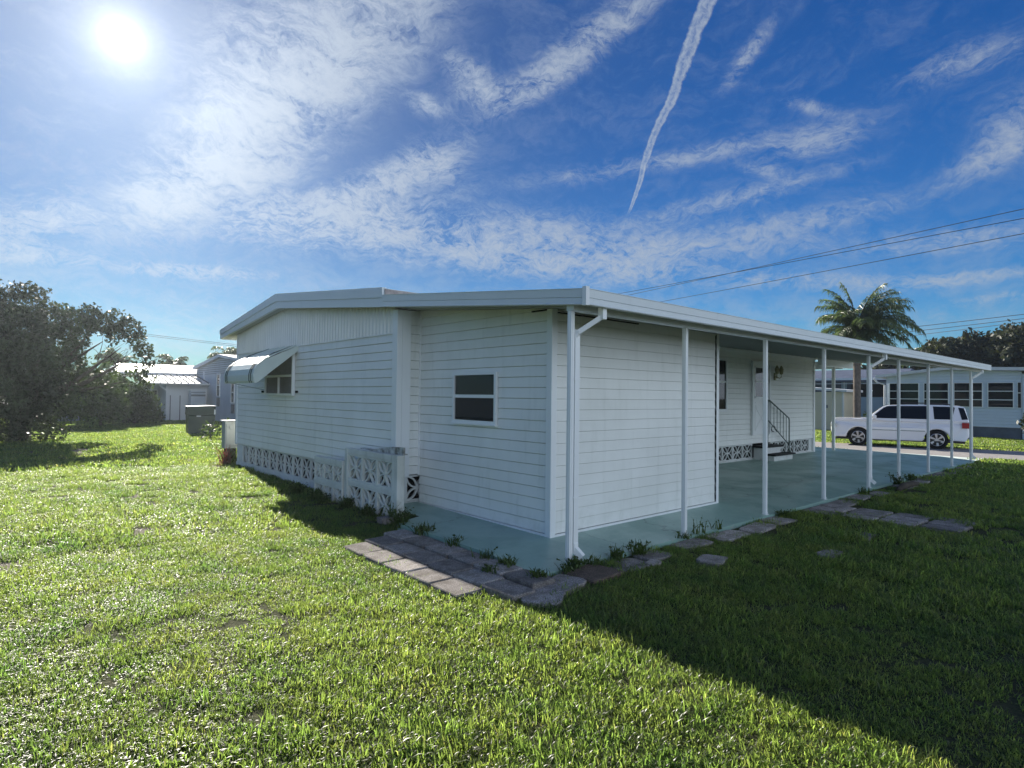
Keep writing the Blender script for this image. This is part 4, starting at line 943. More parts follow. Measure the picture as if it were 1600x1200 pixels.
# ------------------------------------------------------------------ foliage
def leaf_cloud(centers, radii, per_m3, size, seed, tone_rng=(.55, 1.35), flat=1., shell=.35):
    g = np.random.default_rng(seed); V, T = [], []
    for (c_, r_) in zip(centers, radii):
        r3 = np.array(r_) if np.ndim(r_) else np.array([r_, r_, r_ * flat]); n = int(per_m3 * 4.2 * r3.prod()); 
        if n < 4: n = 4
        u_ = g.normal(0, 1, (n, 3)); u_ /= np.linalg.norm(u_, axis=1)[:, None]; rad = (shell + (1 - shell) * g.random(n)) ** (1 / 1.6) * (1 + .12 * g.normal(0, 1, n)); p = np.array(c_) + u_ * rad[:, None] * r3
        a = g.normal(0, 1, (n, 3)); a /= np.linalg.norm(a, axis=1)[:, None]; b_ = np.cross(a, g.normal(0, 1, (n, 3))); b_ /= np.linalg.norm(b_, axis=1)[:, None]; s_ = size * g.uniform(.6, 1.5, n)[:, None]
        q = np.stack([p - a * s_, p - b_ * s_ * .5, p + a * s_, p + b_ * s_ * .5], 1); V.append(q.reshape(-1, 3))
        cl_ = g.uniform(*tone_rng); tn = np.clip(cl_ * g.uniform(.8, 1.2, n), .3, 2); t4 = np.ones((n, 4, 4)); t4[:, :, :3] = tn[:, None, None]; T.append(t4.reshape(-1, 4))
    V = np.concatenate(V); T = np.concatenate(T); F = np.arange(len(V)).reshape(-1, 4); return V, F, T
def limb_tree(mb, base, tips, r0, g, mid=.5):
    for tp in list(tips)[::3]:
        b_ = Vector(base); t_ = Vector(tp); m_ = b_.lerp(t_, mid) + Vector((g.normal(0, .12), g.normal(0, .12), g.normal(0, .1))) * (t_ - b_).length * .4
        mb.tube([b_, b_.lerp(m_, .5) + Vector((0, 0, .05)), m_, m_.lerp(t_, .55), t_], [r0, r0 * .8, r0 * .55, r0 * .3, r0 * .08], 7)
def tree(name, label, cat, x, y, z, clumps, r0, leaf, dens, size, seed, group=None, trunk_h=.6, tone=(.55, 1.35), shell=.35, sub=7, subr=.42):
    g = np.random.default_rng(seed); e_ = empty(name, (x, y, z), label, cat, group)
    cs, rs = [], []
    for (cx, cy, cz, r_) in clumps:
        cs.append((cx, cy, cz)); rs.append(r_ * .92)
        for _ in range(sub):
            u_ = g.normal(0, 1, 3); u_ /= np.linalg.norm(u_); cs.append((cx + u_[0] * r_ * .85, cy + u_[1] * r_ * .85, cz + u_[2] * r_ * .75)); rs.append(r_ * subr * g.uniform(.6, 1.15))
    V, F, T = leaf_cloud(cs, rs, dens, size, seed, tone, shell=shell); raw('crown', V, F, leaf, e_, T)
    mb = MB(); mb.tube([(0, 0, -.2), (.03, 0, trunk_h * .5), (-.02, .02, trunk_h)], [r0 * 1.25, r0, r0 * .9], 9)
    limb_tree(mb, (-.02, .02, trunk_h * .9), [(c_[0] * .85, c_[1] * .85, max(c_[2] * .92, trunk_h * .6)) for c_ in clumps], r0 * .5, g); mb.build('trunk', 'bark', e_, smooth=True)
    return e_
# big evergreen at the left
g = np.random.default_rng(3)
def cl(px_, pz, depth, r_): return (px_, depth, pz, r_)
big = [(-.9, 0, 4.3, .75), (-1.9, .2, 4.2, .85), (0, .2, 4.25, .72), (.75, 0, 3.9, .62), (1.35, -.1, 3.85, .55), (1.75, .2, 4.05, .50), (2.05, 0, 3.85, .48), (2.45, .1, 4.05, .40), (2.85, 0, 3.75, .48), (3.1, .1, 3.35, .36), (3.3, .1, 3.05, .28), (1.45, 0, 3.35, .42), (2.5, .2, 3.55, .40), (.9, .3, 3.1, .7), (0, -.4, 3.4, .8), (-1, -.5, 3.4, .85), (-2, 0, 3.2, .9), (-1.6, -.6, 2.4, .85), (-.6, -.8, 2.4, .8), (.3, -.6, 2.4, .75), (1.2, .1, 2.4, .6), (-1.5, -.8, 1.5, .8), (-.5, -.9, 1.4, .75), (.4, -.7, 1.5, .7), (1.0, -.2, 1.6, .55), (-1.0, -.6, .75, .62), (-.2, -.8, .70, .55), (.5, -.5, .8, .5), (-2.2, -.4, .9, .7), (3.55, .3, 2.7, .26), (3.45, .3, 2.95, .22), (3.75, .25, 2.55, .22), (3.2, .2, 3.0, .25), (1.9, .5, 1.9, .5), (-.2, 1., 3.6, .9), (-1.6, 1.2, 3.2, 1.), (.4, 1.1, 2.4, .9), (-1.2, 1.3, 1.7, .9), (-2.9, .5, 3.6, .9), (-3.2, .3, 2.2, .9), (-3.1, 0, 1., .8), (3.3, .3, 2.45, .3), (3.3, .3, 2.1, .22), (.3, -.6, .25, .4), (-.4, -.7, .2, .4), (.9, -.3, .3, .35), (-1.1, -.5, .25, .4)]
tr = tree('evergreen_tree', 'big dark puffy evergreen tree filling the left edge', 'tree', -3.6, 19.6, -.05, big, .26, 'leaf_dark', 900, .058, 21, trunk_h=1.0, tone=(.45, 1.5), sub=9, subr=.40)
mb = MB(); g = np.random.default_rng(8)
for k in range(16):
    p = Vector((2.0 + g.uniform(-.2, .6), .3, 2.3 + g.uniform(-.2, .5))); pts = [p]
    d = Vector((g.uniform(-.2, .8), g.uniform(-.3, .3), g.uniform(.3, .8)))
    for s_ in range(6): d = (d + Vector(g.normal(0, .22, 3))).normalized(); p = p + d * .16; pts.append(p)
    mb.tube(pts, [.016, .013, .01, .008, .006, .004, .003], 5)
mb.build('dead_branches', 'bark', tr)
tree('shrub', 'rounded dark green shrub in front of the white shed wall', 'shrub', 1.05, 29.3, -.05, [(0, 0, .8, .85), (.6, -.1, .75, .65), (-.6, 0, .7, .7), (.2, 0, 1.4, .55), (-.3, 0, 1.3, .55), (.9, 0, .45, .4)], .08, 'leaf_mid', 700, .08, 31, trunk_h=.3, group='shrubs under the trees')
tree('shrub', 'loose leafy shrub with pale leaves behind the big evergreen', 'shrub', -.5, 27.6, -.05, [(0, 0, .9, .9), (-.9, .1, 1.1, .9), (.7, 0, .8, .6), (-.3, 0, 1.9, .7), (.5, .2, 1.7, .6), (-1.9, 0, .9, .9)], .08, 'leaf_mid', 420, .09, 32, trunk_h=.3, group='shrubs under the trees', tone=(.6, 1.8))
tree('shrub', 'small yellow-leaved shrub at the lawn edge', 'shrub', -1.1, 25.6, -.05, [(0, 0, .3, .32), (.35, 0, .22, .22), (-.3, 0, .2, .2)], .03, 'leaf_weed', 900, .05, 33, trunk_h=.1, group='shrubs under the trees', tone=(1.2, 2.6))
tree('shrub', 'dark shrub at the far left behind the tree trunk', 'shrub', -6.2, 22.5, -.05, [(0, 0, .8, .9), (.9, 0, .9, .8), (-1.2, 0, .9, 1.), (.3, .3, 1.9, .9), (-1, 0, 2.3, 1.1), (1.4, .5, .5, .6)], .08, 'leaf_dark', 420, .09, 34, trunk_h=.3, group='shrubs under the trees')
tree('evergreen_tree', 'shaded tree standing between the big evergreen and the metal-roofed house', 'tree', -.1, 30.6, -.05, [(-1.2, .2, 2.7, 1.0), (.2, 0, 2.2, .8), (1.1, 0, 2.1, .7), (1.9, 0, 2.3, .5), (-.4, 0, 1.6, .9), (.9, 0, 1.4, .7), (-1.8, 0, 2, 1.1), (-3, 0, 2.6, 1.3)], .16, 'leaf_mid', 170, .10, 35, trunk_h=1.2)
# shade trees to the left of the frame that shade the lawn
# palms
def palm(name, label, x, y, z, h, r_, L, nf, droop, seed, group=None, dead=0, leaf='leaf_palm', nl=46, ll=.55, fr_spec=None, lw=.022):
    e_ = empty(name, (x, y, z), label, 'palm tree', group); g = np.random.default_rng(seed)
    mb = MB(); pts = []; rr = []
    for k in range(14): t_ = k / 13; pts.append((.12 * math.sin(t_ * 1.4), .05 * t_, -.1 + h * t_)); rr.append(r_ * (1.25 - .35 * min(1, t_ * 5)) * (1 + .05 * (k % 2)))
    mb.tube(pts, rr, 10); mb.build('trunk', 'bark_palm', e_, smooth=True)
    c0 = Vector((.12 * math.sin(1.4), .05, h - .1)); specs = fr_spec or [(g.uniform(0, 6.283), g.uniform(-.1, 1.25), 1.) for _ in range(nf)]
    V, F, T = [], [], []; sp_ = MB()
    for (a, el_, ls) in specs:
        LL = L * ls * g.uniform(.9, 1.1); d = Vector((math.cos(a) * math.cos(el_), math.sin(a) * math.cos(el_), math.sin(el_))); p = c0.copy(); pts = [p.copy()]; ns = 12
        for s_ in range(ns):
            d = (d + Vector((0, 0, -droop * (.35 + s_ / ns)))).normalized(); p = p + d * (LL / ns); pts.append(p.copy())
        sp_.tube(pts, [.035 - .0025 * i for i in range(ns + 1)], 5)
        side0 = Vector((-math.sin(a), math.cos(a), 0)); tb = g.uniform(.75, 1.25)
        for k in range(nl):
            t_ = .12 + .88 * k / nl; f_ = t_ * ns; i = min(int(f_), ns - 1); q = pts[i].lerp(pts[i + 1], f_ - i); dd = (pts[i + 1] - pts[i]).normalized()
            for sg in (-1, 1):
                l_ = ll * (1 - .55 * abs(t_ - .4)) * g.uniform(.8, 1.15); out_ = (side0 * sg * g.uniform(.5, .9) + dd * .45 + Vector((0, 0, g.uniform(-.5, .15)))).normalized(); w_ = Vector(g.normal(0, 1, 3)).cross(out_).normalized() * lw * g.uniform(.7, 1.2)
                e1_ = q + out_ * l_ * .5; d2 = (out_ + Vector((0, 0, -.9))).normalized(); e2_ = e1_ + d2 * l_ * .55; o = len(V); V += [q - w_ * .5, q + w_ * .5, e1_ + w_, e1_ - w_, e2_, e2_]; F += [(o, o + 1, o + 2, o + 3), (o + 3, o + 2, o + 4, o + 5)]; T += [[tb * g.uniform(.8, 1.2)] * 3 + [1]] * 6
    raw('fronds', np.array([tuple(v) for v in V]), np.array(F), leaf, e_, T); sp_.build('frond_stalks', leaf, e_)
    for c_ in e_.children:
        if c_.name.startswith('frond_stalks'):
            at = c_.data.color_attributes.new('tone', 'FLOAT_COLOR', 'POINT'); at.data.foreach_set('color', [1.] * (4 * len(c_.data.vertices)))
    if dead:
        dm = MB()
        for k in range(dead):
            a = g.uniform(0, 6.283); r2 = r_ * 1.05; p = Vector((math.cos(a) * r2, math.sin(a) * r2, h - .15)); q = p + Vector((math.cos(a) * .25, math.sin(a) * .25, -g.uniform(.5, 1.4))); dm.tube([p, p.lerp(q, .5) + Vector((math.cos(a) * .12, math.sin(a) * .12, 0)), q], [.05, .07, .01], 5)
        dm.build('dead_fronds', 'dead_frond', e_)
    return e_
# azimuths: 0 = +x (away from the viewer), -pi/2 = to the right
qs = [(1.2, .9, .9), (1.5, 1.3, 1.), (1.8, 1.1, .95), (-1.4, 1.25, 1.), (-1.0, 1.15, 1.05), (-1.7, 1.05, 1.), (-.4, 1.3, .9), (2.0, .1, .9), (-1.5, .15, 1.05), (1.7, 1.45, .95), (-1.2, 1.35, .95), (1.9, 1.2, .9), (-.3, .8, 1.), (-1.3, 1.2, .95), (-1.1, .75, 1.1), (-1.6, .6, 1.05), (-1.8, .95, .9), (1.7, 1.0, .7), (1.5, .9, .8), (.2, 1.1, .9), (-.7, .45, 1.), (2.2, .9, .75), (-1.4, -.1, .8), (1.6, -.1, .7), (0., -.4, .7), (-2.8, -.3, .6), (1.9, .30, .92), (1.75, .55, .7), (2.3, 1.25, .80), (1.2, 1.2, .80), (1.6, 1.35, .8), (-1.0, 1.05, 1.05), (-1.4, .95, 1.05), (-.6, .95, 1.0), (-1.7, .80, 1.05), (-1.2, .55, 1.1), (-1.55, .35, 1.15), (-2., .5, 1.0), (-.9, .1, .85), (-1.9, .0, .7), (.4, .6, 1.), (2.9, .4, .6), (3.1, .9, .8), (-2.6, .7, .8), (1.1, .0, .7), (.9, -.2, .6), (1.4, -.5, .55), (-2.4, -.1, .55)]
palm('queen_palm', 'tall palm with drooping feathery fronds across the street', 28.0, 6.5, -.45, 5.55, .19, 2.6, 0, .155, 41, None, 14, nl=76, ll=.70, fr_spec=qs, lw=.018)
palm('cabbage_palm', 'small dark palm above the metal roof, nearer the middle', 5.9, 45, -.05, 3.6, .2, 1.3, 26, .16, 43, 'distant palms behind the houses', 0, nl=26, ll=.5, lw=.04)
palm('cabbage_palm', 'wide shaggy palm behind the grey neighbouring house', 9.9, 45, -.05, 4.2, .22, 1.8, 34, .20, 44, 'distant palms behind the houses', 16, nl=30, ll=.6, lw=.045)
palm('cabbage_palm', 'half-hidden palm between the two shaggy palms', 7.4, 47, -.05, 2.9, .2, 1.2, 22, .18, 45, 'distant palms behind the houses', 0, nl=24, ll=.5, lw=.04)
palm('cabbage_palm', 'palm showing through the left side of the big evergreen', 2.2, 43, -.05, 3.6, .2, 1.3, 24, .16, 46, 'distant palms behind the houses', 0, nl=24, ll=.5, lw=.04)
palm('cabbage_palm', 'small spiky palm top above the carport roof end', 60, 12.6, -.45, 6.0, .25, 1.5, 24, .16, 47, None, 0, nl=26, ll=.6, lw=.06)
# oaks across the street
def oak(x, y, h, wd, seed, label):
    g = np.random.default_rng(seed); c_ = []
    for k in range(11): 
        a = g.uniform(0, 6.283); rr = wd * math.sqrt(g.random()) * .8; zt_ = h * .935 - 1.2 - 1.6 * (rr / wd) ** 2 * 1.4; c_.append((math.cos(a) * rr * .7, math.sin(a) * rr, zt_ + g.uniform(-.4, .5), g.uniform(1.1, 1.7)))
    for k in range(6): c_.append((g.uniform(-1, 1), g.uniform(-wd, wd) * .9, h * .5 + g.uniform(-.6, .6), 1.5))
    tree('oak_tree', label, 'tree', x, y, -.45, c_, .35, 'leaf_oak', 70, .20, seed, 'oaks beyond the houses across the street', trunk_h=2.2, tone=(.55, 1.5), sub=9, subr=.45)
oak(60, 9.5, 8.0, 2.6, 51, 'lowest oak, leftmost of the row rising behind the white house')
oak(61, 5.2, 9.1, 3.4, 52, 'dense oak, second from left behind the white house')
oak(60, .4, 9.3, 3.2, 53, 'broad oak behind the right end of the white house')
oak(63, -5, 9.8, 3.6, 54, 'oak cut off by the right edge of the view')
oak(64, 15.8, 6.6, 3.0, 55, 'low oak seen under the far end of the carport roof')

# ------------------------------------------------------------------ neighbours on the left
nb = empty('neighbour_house', (6, 26, -.05), 'grey-blue neighbouring house with a low gable and slim windows', 'house'); N0 = Vector(nb.location)
def npart(mb_, n_, m_, root=nb, r0=N0, **k):
    o = mb_.build(n_, m_, root, **k); o.location = -r0; return o
nx0 = 5.0; ya, yb, yr_ = 21.5, 34.3, 29.4
mb = MB(); za, zr = 2.55, 3.38
mb.prism([(ya, -.1), (yb, -.1), (yb, 2.84), (yr_, zr), (ya, za)], lambda u, v, d: (d, u, v), nx0, 16)
npart(mb, 'wall', 'nbr_wall')
mb = MB(); z_ = 2.55
while z_ < 3.35:
    pl = clip([(ya, z_), (yb, z_), (yb, z_ + .02), (ya, z_ + .02)], [(zr - (zr - za) / (yr_ - ya) * yr_, (zr - za) / (yr_ - ya)), (zr + (zr - 2.84) / (yb - yr_) * yr_, -(zr - 2.84) / (yb - yr_))])
    if pl: mb.prism(pl, lambda u, v, d: (d, u, v), nx0 - .02, nx0 + .0)
    z_ += .11
npart(mb, 'gable_siding', 'grey_skirt')
mb = MB(); mb.prism([(ya - .2, za), (yr_, zr + .02), (yb + .25, 2.86), (yb + .25, 3.02), (yr_, zr + .17), (ya - .2, za + .14)], lambda u, v, d: (d, u, v), nx0 - .18, 16.2); npart(mb, 'roof', 'nbr_white')
fN = lambda u, v, d: (nx0 - d, u, v)
for yy_, zz0, zz1 in ((29.86, 1.30, 2.55), (27.4, 1.0, 2.1)):
    b2 = window_unit(nb, fN, yy_ - .28, yy_ + .28, zz0, zz1, mids=((zz0 + zz1) / 2,), fw_=.06, depth=.05); b2.location = -N0
mb = MB()
for yy_, zz0 in ((29.86, 1.30), (27.4, 1.0)): mb.prism([(yy_ - .25, zz0 - .5), (yy_ + .25, zz0 - .5), (yy_ + .25, zz0 - .05), (yy_ - .25, zz0 - .05)], fN, 0, .03)
npart(mb, 'panel', 'grey_skirt')
mb = MB(); mb.box((nx0 - .05, yb - 1.75, -.1), (nx0, yb - 1.55, 2.7)); mb.box((nx0 - .05, ya + 5.1, -.1), (nx0, ya + 5.25, 2.6)); npart(mb, 'corner_trim', 'nbr_white')
# metal roofed house
mh = empty('metal_roofed_house', (2.5, 34, -.05), 'white outbuilding with a bright standing-seam metal roof', 'house'); M0 = Vector(mh.location)
mb = MB(); mb.box((2.98, 32, -.1), (8.5, 40, 2.12)); npart(mb, 'wall', 'nbr_white', mh, M0)
mb = MB(); mb.box((-3, 33.5, -.1), (2.9, 41, 1.9)); npart(mb, 'wing_wall', 'nbr_wall', mh, M0)
mb = MB(); mb.add([(1.9, 31.5, 2.02), (9, 31.5, 2.02), (9, 34.2, 2.50), (1.9, 34.2, 2.50), (1.9, 31.5, 1.94), (9, 31.5, 1.94), (9, 34.2, 2.42), (1.9, 34.2, 2.42)], [(0, 1, 2, 3), (7, 6, 5, 4), (4, 5, 1, 0), (0, 3, 7, 4)])
pr2 = npart(mb, 'porch_roof', 'roof_white', mh, M0)
mb = MB()
for k in range(22): x_ = 1.95 + .33 * k; mb.bar((x_, 31.5, 2.045), (x_, 34.2, 2.525), .035, .07)
mb.build('seam', 'grey_skirt', pr2)
mb = MB(); mb.add([(.9, 34.2, 2.62), (9, 34.2, 2.66), (9, 38, 3.22), (1.6, 38, 3.22), (.9, 34.2, 2.5), (9, 34.2, 2.5), (9, 42, 2.5), (.9, 42, 2.5)], [(0, 1, 2, 3), (4, 5, 1, 0), (3, 2, 6, 7), (1, 5, 6, 2), (0, 3, 7, 4)])
npart(mb, 'roof', 'roof_white', mh, M0)
mb = MB()
for x_ in (3.15, 3.62, 4.12, 4.7, 5.3): mb.box((x_, 31.975, -.05), (x_ + .035, 31.999, 1.35))
npart(mb, 'panel_gap', 'grey_skirt', mh, M0)
mb = MB(); mb.bar((2.98, 31.9, 1.60), (2.45, 31.7, 1.98), .06); mb.box((2.93, 31.86, -.1), (3.05, 31.98, 2.0)); npart(mb, 'porch_post', 'nbr_white', mh, M0)
b2 = window_unit(mh, lambda u, v, d: (u, 33.5 - d, v), 2.55, 2.85, 1.0, 1.65, mids=(1.3,), fw_=.04, depth=.04); b2.location = -M0
# grey louvred cabinet, green transformer box
ac = empty('louvred_cabinet', (4.3, 31.2, -.05), 'small grey louvred cabinet with a dark band, behind the green box', 'cabinet'); A0 = Vector(ac.location)
mb = MB(); mb.box((3.93, 30.9, -.05), (4.62, 31.5, 1.62)); npart(mb, 'body', 'nbr_wall', ac, A0); mb = MB(); mb.box((3.9, 30.87, 1.622), (4.65, 31.53, 1.68)); npart(mb, 'lid', 'nbr_white', ac, A0)
mb = MB(); mb.box((3.92, 30.885, 1.32), (4.63, 30.898, 1.42)); mb.box((3.92, 30.885, 1.50), (4.63, 30.898, 1.54)); npart(mb, 'band', 'grey_skirt', ac, A0)
gb = empty('transformer_box', (1.80, 20.6, -.05), 'dark green transformer box with a small white label on the lawn', 'utility box', rz=-.12)
mb = MB(); mb.prism([(-.52, 0), (.50, 0), (.53, .75), (-.55, .75)], lambda u, v, d: (u, d, v), -.42, .42); mb.build('base', 'green_box', gb, bevel=.02)
mb = MB(); mb.prism([(-.575, .755), (.555, .755), (.54, 1.10), (-.56, 1.08)], lambda u, v, d: (u, d, v), -.46, .42); mb.build('hood', 'green_box', gb, bevel=.03)
mb = MB(); mb.prism([(-.58, 1.085), (.3, 1.112), (.56, 1.108), (.56, 1.125), (.3, 1.132), (-.58, 1.105)], lambda u, v, d: (u, d, v), -.47, .43); mb.build('lid', 'pedestal', gb)
mb = MB(); mb.box((-.22, -.468, .70), (-.05, -.462, .745)); mb.box((.47, -.468, .78), (.53, -.462, .98)); mb.build('label', 'label_white', gb); gb.scale = (.86, .86, .96)
tree('shrub', 'low leafy plant behind the utility pedestal at the home corner', 'shrub', 1.35, 17.5, -.05, [(0, 0, .3, .35), (.4, 0, .25, .3), (.7, .2, .4, .35)], .03, 'leaf_mid', 500, .06, 61, trunk_h=.1)

# ------------------------------------------------------------------ across the street
hr = empty('neighbour_house', (42, 3, -.45), 'pale blue house with four dark three-pane windows across the street', 'house'); HR0 = Vector(hr.location)
def hp(mb_, n_, m_, **k): return npart(mb_, n_, m_, hr, HR0, **k)
FX = 36.0; Y0_, Y1_ = 1.36, 7.6; YP = 4.6
mb = MB(); siding(mb, (FX, Y1_), (0, -1), (-1, 0), Y1_ - Y0_, .18, 3.4, planes=[(3.27 - .117 * (Y1_ - YP) + .0, .117), (3.27 + .045 * (Y1_ - YP), -.045)], pitch=.16, depth=.02); hp(mb, 'wall', 'pale_blue_wall')
mb = MB(); mb.box((FX + .05, Y0_, -.5), (48, Y1_, 2.7)); mb.box((FX, Y0_ + .02, -.5), (FX + .06, Y1_, .178)); hp(mb, 'foundation', 'grey_skirt')
mb = MB(); mb.prism([(Y1_ + .5, 2.86), (YP, 3.27), (-3.6, 2.98), (-3.6, 3.16), (YP, 3.44), (Y1_ + .5, 3.02)], lambda u, v, d: (d, u, v), FX - .35, 48); hp(mb, 'roof', 'nbr_white')
fA = lambda u, v, d: (FX - .02 - d, u, v)
for a, b_ in ((5.92, 7.44), (4.50, 5.92 - .22), (2.98, 4.50 - .22), (1.68, 2.98 - .2)):
    a2 = a; wq = window_unit(hr, fA, a2, b_, 1.21, 2.56, mids=(1.63, 2.09), fw_=.035, depth=.05); wq.location = -HR0
mb = MB(); mb.box((FX + 1.2, -3.4, -.5), (44, Y0_ - .01, 2.9)); hp(mb, 'porch_wall', 'grey_skirt')
mb = MB(); mb.box((FX - .06, Y0_ - .16, -.5), (FX + .04, Y0_ - .02, 3.0)); mb.box((FX + .1, -.7, .9), (FX + .14, Y0_ - .1, .96)); hp(mb, 'porch_post', 'pale_blue_wall')
b2 = window_unit(hr, fA, 1.37, 1.54, 1.21, 2.56, mids=(2.0,), fw_=.02, depth=.04); b2.location = -HR0
mb = MB(); mb.tube([(FX - .38, Y1_ + .55, 2.85), (FX - .3, Y1_ + .4, 2.6), (FX - .1, Y1_ + .06, 2.45), (FX - .1, Y1_ + .06, -.3)], .055, 6); hp(mb, 'downspout', 'nbr_white')
mb = MB(); mb.box((FX - .03, Y0_, .172), (FX - .012, Y0_ + 3.2, .20)); hp(mb, 'sill_strip', 'label_white')
hl = empty('neighbour_house', (47, 14, -.45), 'blue house with a navy roof and dark carport opening across the street', 'house'); HL0 = Vector(hl.location)
def hq(mb_, n_, m_, **k): return npart(mb_, n_, m_, hl, HL0, **k)
mb = MB(); mb.box((44.02, 9.4, -.5), (52, 20, 2.9)); hq(mb, 'wall', 'blue_wall')
mb = MB(); mb.add([(43.3, 8.6, 3.05), (43.3, 20.5, 3.05), (48, 20.5, 3.95), (48, 9.5, 3.95), (43.3, 8.6, 2.85), (43.3, 20.5, 2.85), (53, 20.5, 2.85), (53, 8.6, 2.85)], [(0, 1, 2, 3), (4, 5, 1, 0), (3, 2, 6, 7), (0, 3, 7, 4)]); hq(mb, 'roof', 'navy_roof')
mb = MB(); mb.box((43.26, 8.6, 2.98), (43.3, 20.5, 3.14)); mb.box((43.26, 8.6, 2.70), (43.30, 20.5, 2.74)); hq(mb, 'fascia', 'pale_blue_wall')
mb = MB(); mb.box((43.98, 13.0, 2.0), (44.01, 20, 2.85)); mb.box((43.98, 10.3, 1.75), (44.01, 12.6, 2.80)); hq(mb, 'opening', 'navy_roof')
mb = MB(); mb.box((43.97, 10.0, 1.78), (43.99, 12.3, 2.78)); hq(mb, 'dark_opening', 'dark')
mb = MB()
for y_ in (12.75, 13.6, 14.3): mb.box((43.95, y_, 1.9), (43.99, y_ + .07, 2.9))
hq(mb, 'post', 'pale_blue_wall')
sh = empty('garden_shed', (36.5, 11.5, -.45), 'cream garden shed with a white roof edge between the carport posts', 'shed'); SH0 = Vector(sh.location)
mb = MB(); mb.box((35.6, 9.9, -.35), (38, 13.5, 2.02)); npart(mb, 'wall', 'beige', sh, SH0); mb = MB(); mb.add([(35.4, 9.6, 2.02), (35.4, 13.8, 2.30), (38.2, 13.8, 2.30), (38.2, 9.6, 2.02), (35.4, 9.6, 2.16), (35.4, 13.8, 2.44), (38.2, 13.8, 2.44), (38.2, 9.6, 2.16)], [(3, 2, 1, 0), (4, 5, 6, 7), (0, 1, 5, 4), (0, 4, 7, 3), (2, 3, 7, 6)]); npart(mb, 'roof', 'nbr_white', sh, SH0)
mb = MB(); mb.box((35.58, 9.84, -.3), (35.72, 9.93, 2.0)); npart(mb, 'corner_post', 'label_white', sh, SH0)
mb = MB(); mb.box((35.55, 9.9, -.5), (38, 13.5, -.352)); npart(mb, 'base', 'grey_skirt', sh, SH0)
mb = MB(); mb.box((35.56, 12.35, .1), (35.6, 12.7, .85)); mb.box((35.56, 10.75, 1.0), (35.6, 10.86, 1.2)); npart(mb, 'vent', 'grey_skirt', sh, SH0)
for k, (x_, y_, r_, lb) in enumerate(((39.5, 9.6, .75, 'clipped green bush left of the palm trunk'), (39.5, 8.6, .8, 'clipped green bush right of the palm trunk'), (37.4, 7.9, .7, 'dark bush at the corner of the pale blue house'))):
    tree('bush', lb, 'bush', x_, y_, -.45, [(0, 0, .55, r_ * .75), (0, .45, .5, r_ * .6), (0, -.4, .5, r_ * .6), (0, 0, .95, r_ * .5)], .05, 'leaf_mid', 300, .08, 70 + k, 'bushes in front of the blue houses', trunk_h=.2)
tree('shrub', 'dark glossy shrub at the right edge across the street', 'shrub', 29.4, .05, -.45, [(0, 0, .9, .5), (0, -.5, 1.1, .6), (0, -.3, .5, .5), (0, .1, 1.3, .3), (0, -.9, .8, .6)], .09, 'leaf_dark', 380, .09, 75, trunk_h=.5)
# overhead wires on their span along the street, and a farther set
def wire(pts, label, group, rad, sag):
    mb = MB(); a, b_ = Vector(pts[0]), Vector(pts[1]); n = 40
    mb.tube([a.lerp(b_, k / n) - Vector((0, 0, sag * 4 * (k / n) * (1 - k / n))) for k in range(n + 1)], rad, 5)
    o = mb.build('power_line', 'wire', None); tag(o, label, 'power line', group)
def ext(a, b_, t0, t1): a, b_ = Vector(a), Vector(b_); return a + (b_ - a) * t0, a + (b_ - a) * t1
wire(ext((23.21, -.58, 8.55), (27.77, 19.47, 8.55), -.9, 2.2), 'topmost of the three near wires running to the right edge', 'near overhead wires', .014, .15)
wire(ext((24.65, -.37, 8.55), (27.18, 21.12, 8.55), -.9, 2.2), 'middle of the three near wires', 'near overhead wires', .014, .15)
wire(ext((27.31, .01, 8.55), (31.95, 20.88, 8.55), -.9, 2.2), 'lowest of the three near wires', 'near overhead wires', .016, .15)
wire(ext((68.13, 5.85, 9.3), (75.84, 18.51, 9.3), -1.2, 3.), 'lowest of the three far wires behind the palm', 'far overhead wires', .028, .4)
wire(ext((66.11, 6.97, 9.3), (70.53, 16.99, 9.3), -1.2, 3.), 'middle of the three far wires behind the palm', 'far overhead wires', .028, .4)
wire(ext((63.63, 8.92, 9.3), (66.2, 15.75, 9.3), -2.5, 6.), 'upper of the three far wires behind the palm', 'far overhead wires', .028, .4)
wire(((-5, 68, 8.6), (40, 96, 8.6)), 'upper thin wire above the metal-roofed house', 'wires at the left', .025, .3)
wire(((-5, 69.5, 8.6), (40, 99, 8.6)), 'lower thin wire above the metal-roofed house', 'wires at the left', .025, .3)

# ------------------------------------------------------------------ the parked SUV
# local axes: x forward, y to its left (the side we see), z up from the ground
fwp = Vector((24.20, 4.95)); rwp = Vector((24.88, 2.26))
dirv = (Vector((23.88, 5.06)) - Vector((24.59, 2.37))).normalized(); ang_ = math.atan2(dirv.y, dirv.x)
mid = (Vector((23.88, 5.06)) + Vector((24.59, 2.37))) / 2; rightv = Vector((dirv.y, -dirv.x)); ctr = mid + rightv * .86
car = empty('parked_suv', (ctr.x, ctr.y, -.425), 'white boxy SUV parked facing left on the street, seen between the posts', 'car', rz=ang_)
WB = 1.3875; hw = .985
def ysec(z):  # tumblehome: half width at height z
    if z < .45: return hw - .05 * (.45 - z) / .2
    if z < 1.12: return hw
    return hw - (z - 1.12) * .32
low = [(-2.40, .52), (-2.36, .38), (-1.95, .33)]
def archp(cx, r_=.44, cz=.37): return [(cx + r_ * math.cos(t_), cz + r_ * math.sin(t_)) for t_ in np.linspace(math.pi, 0, 11)]
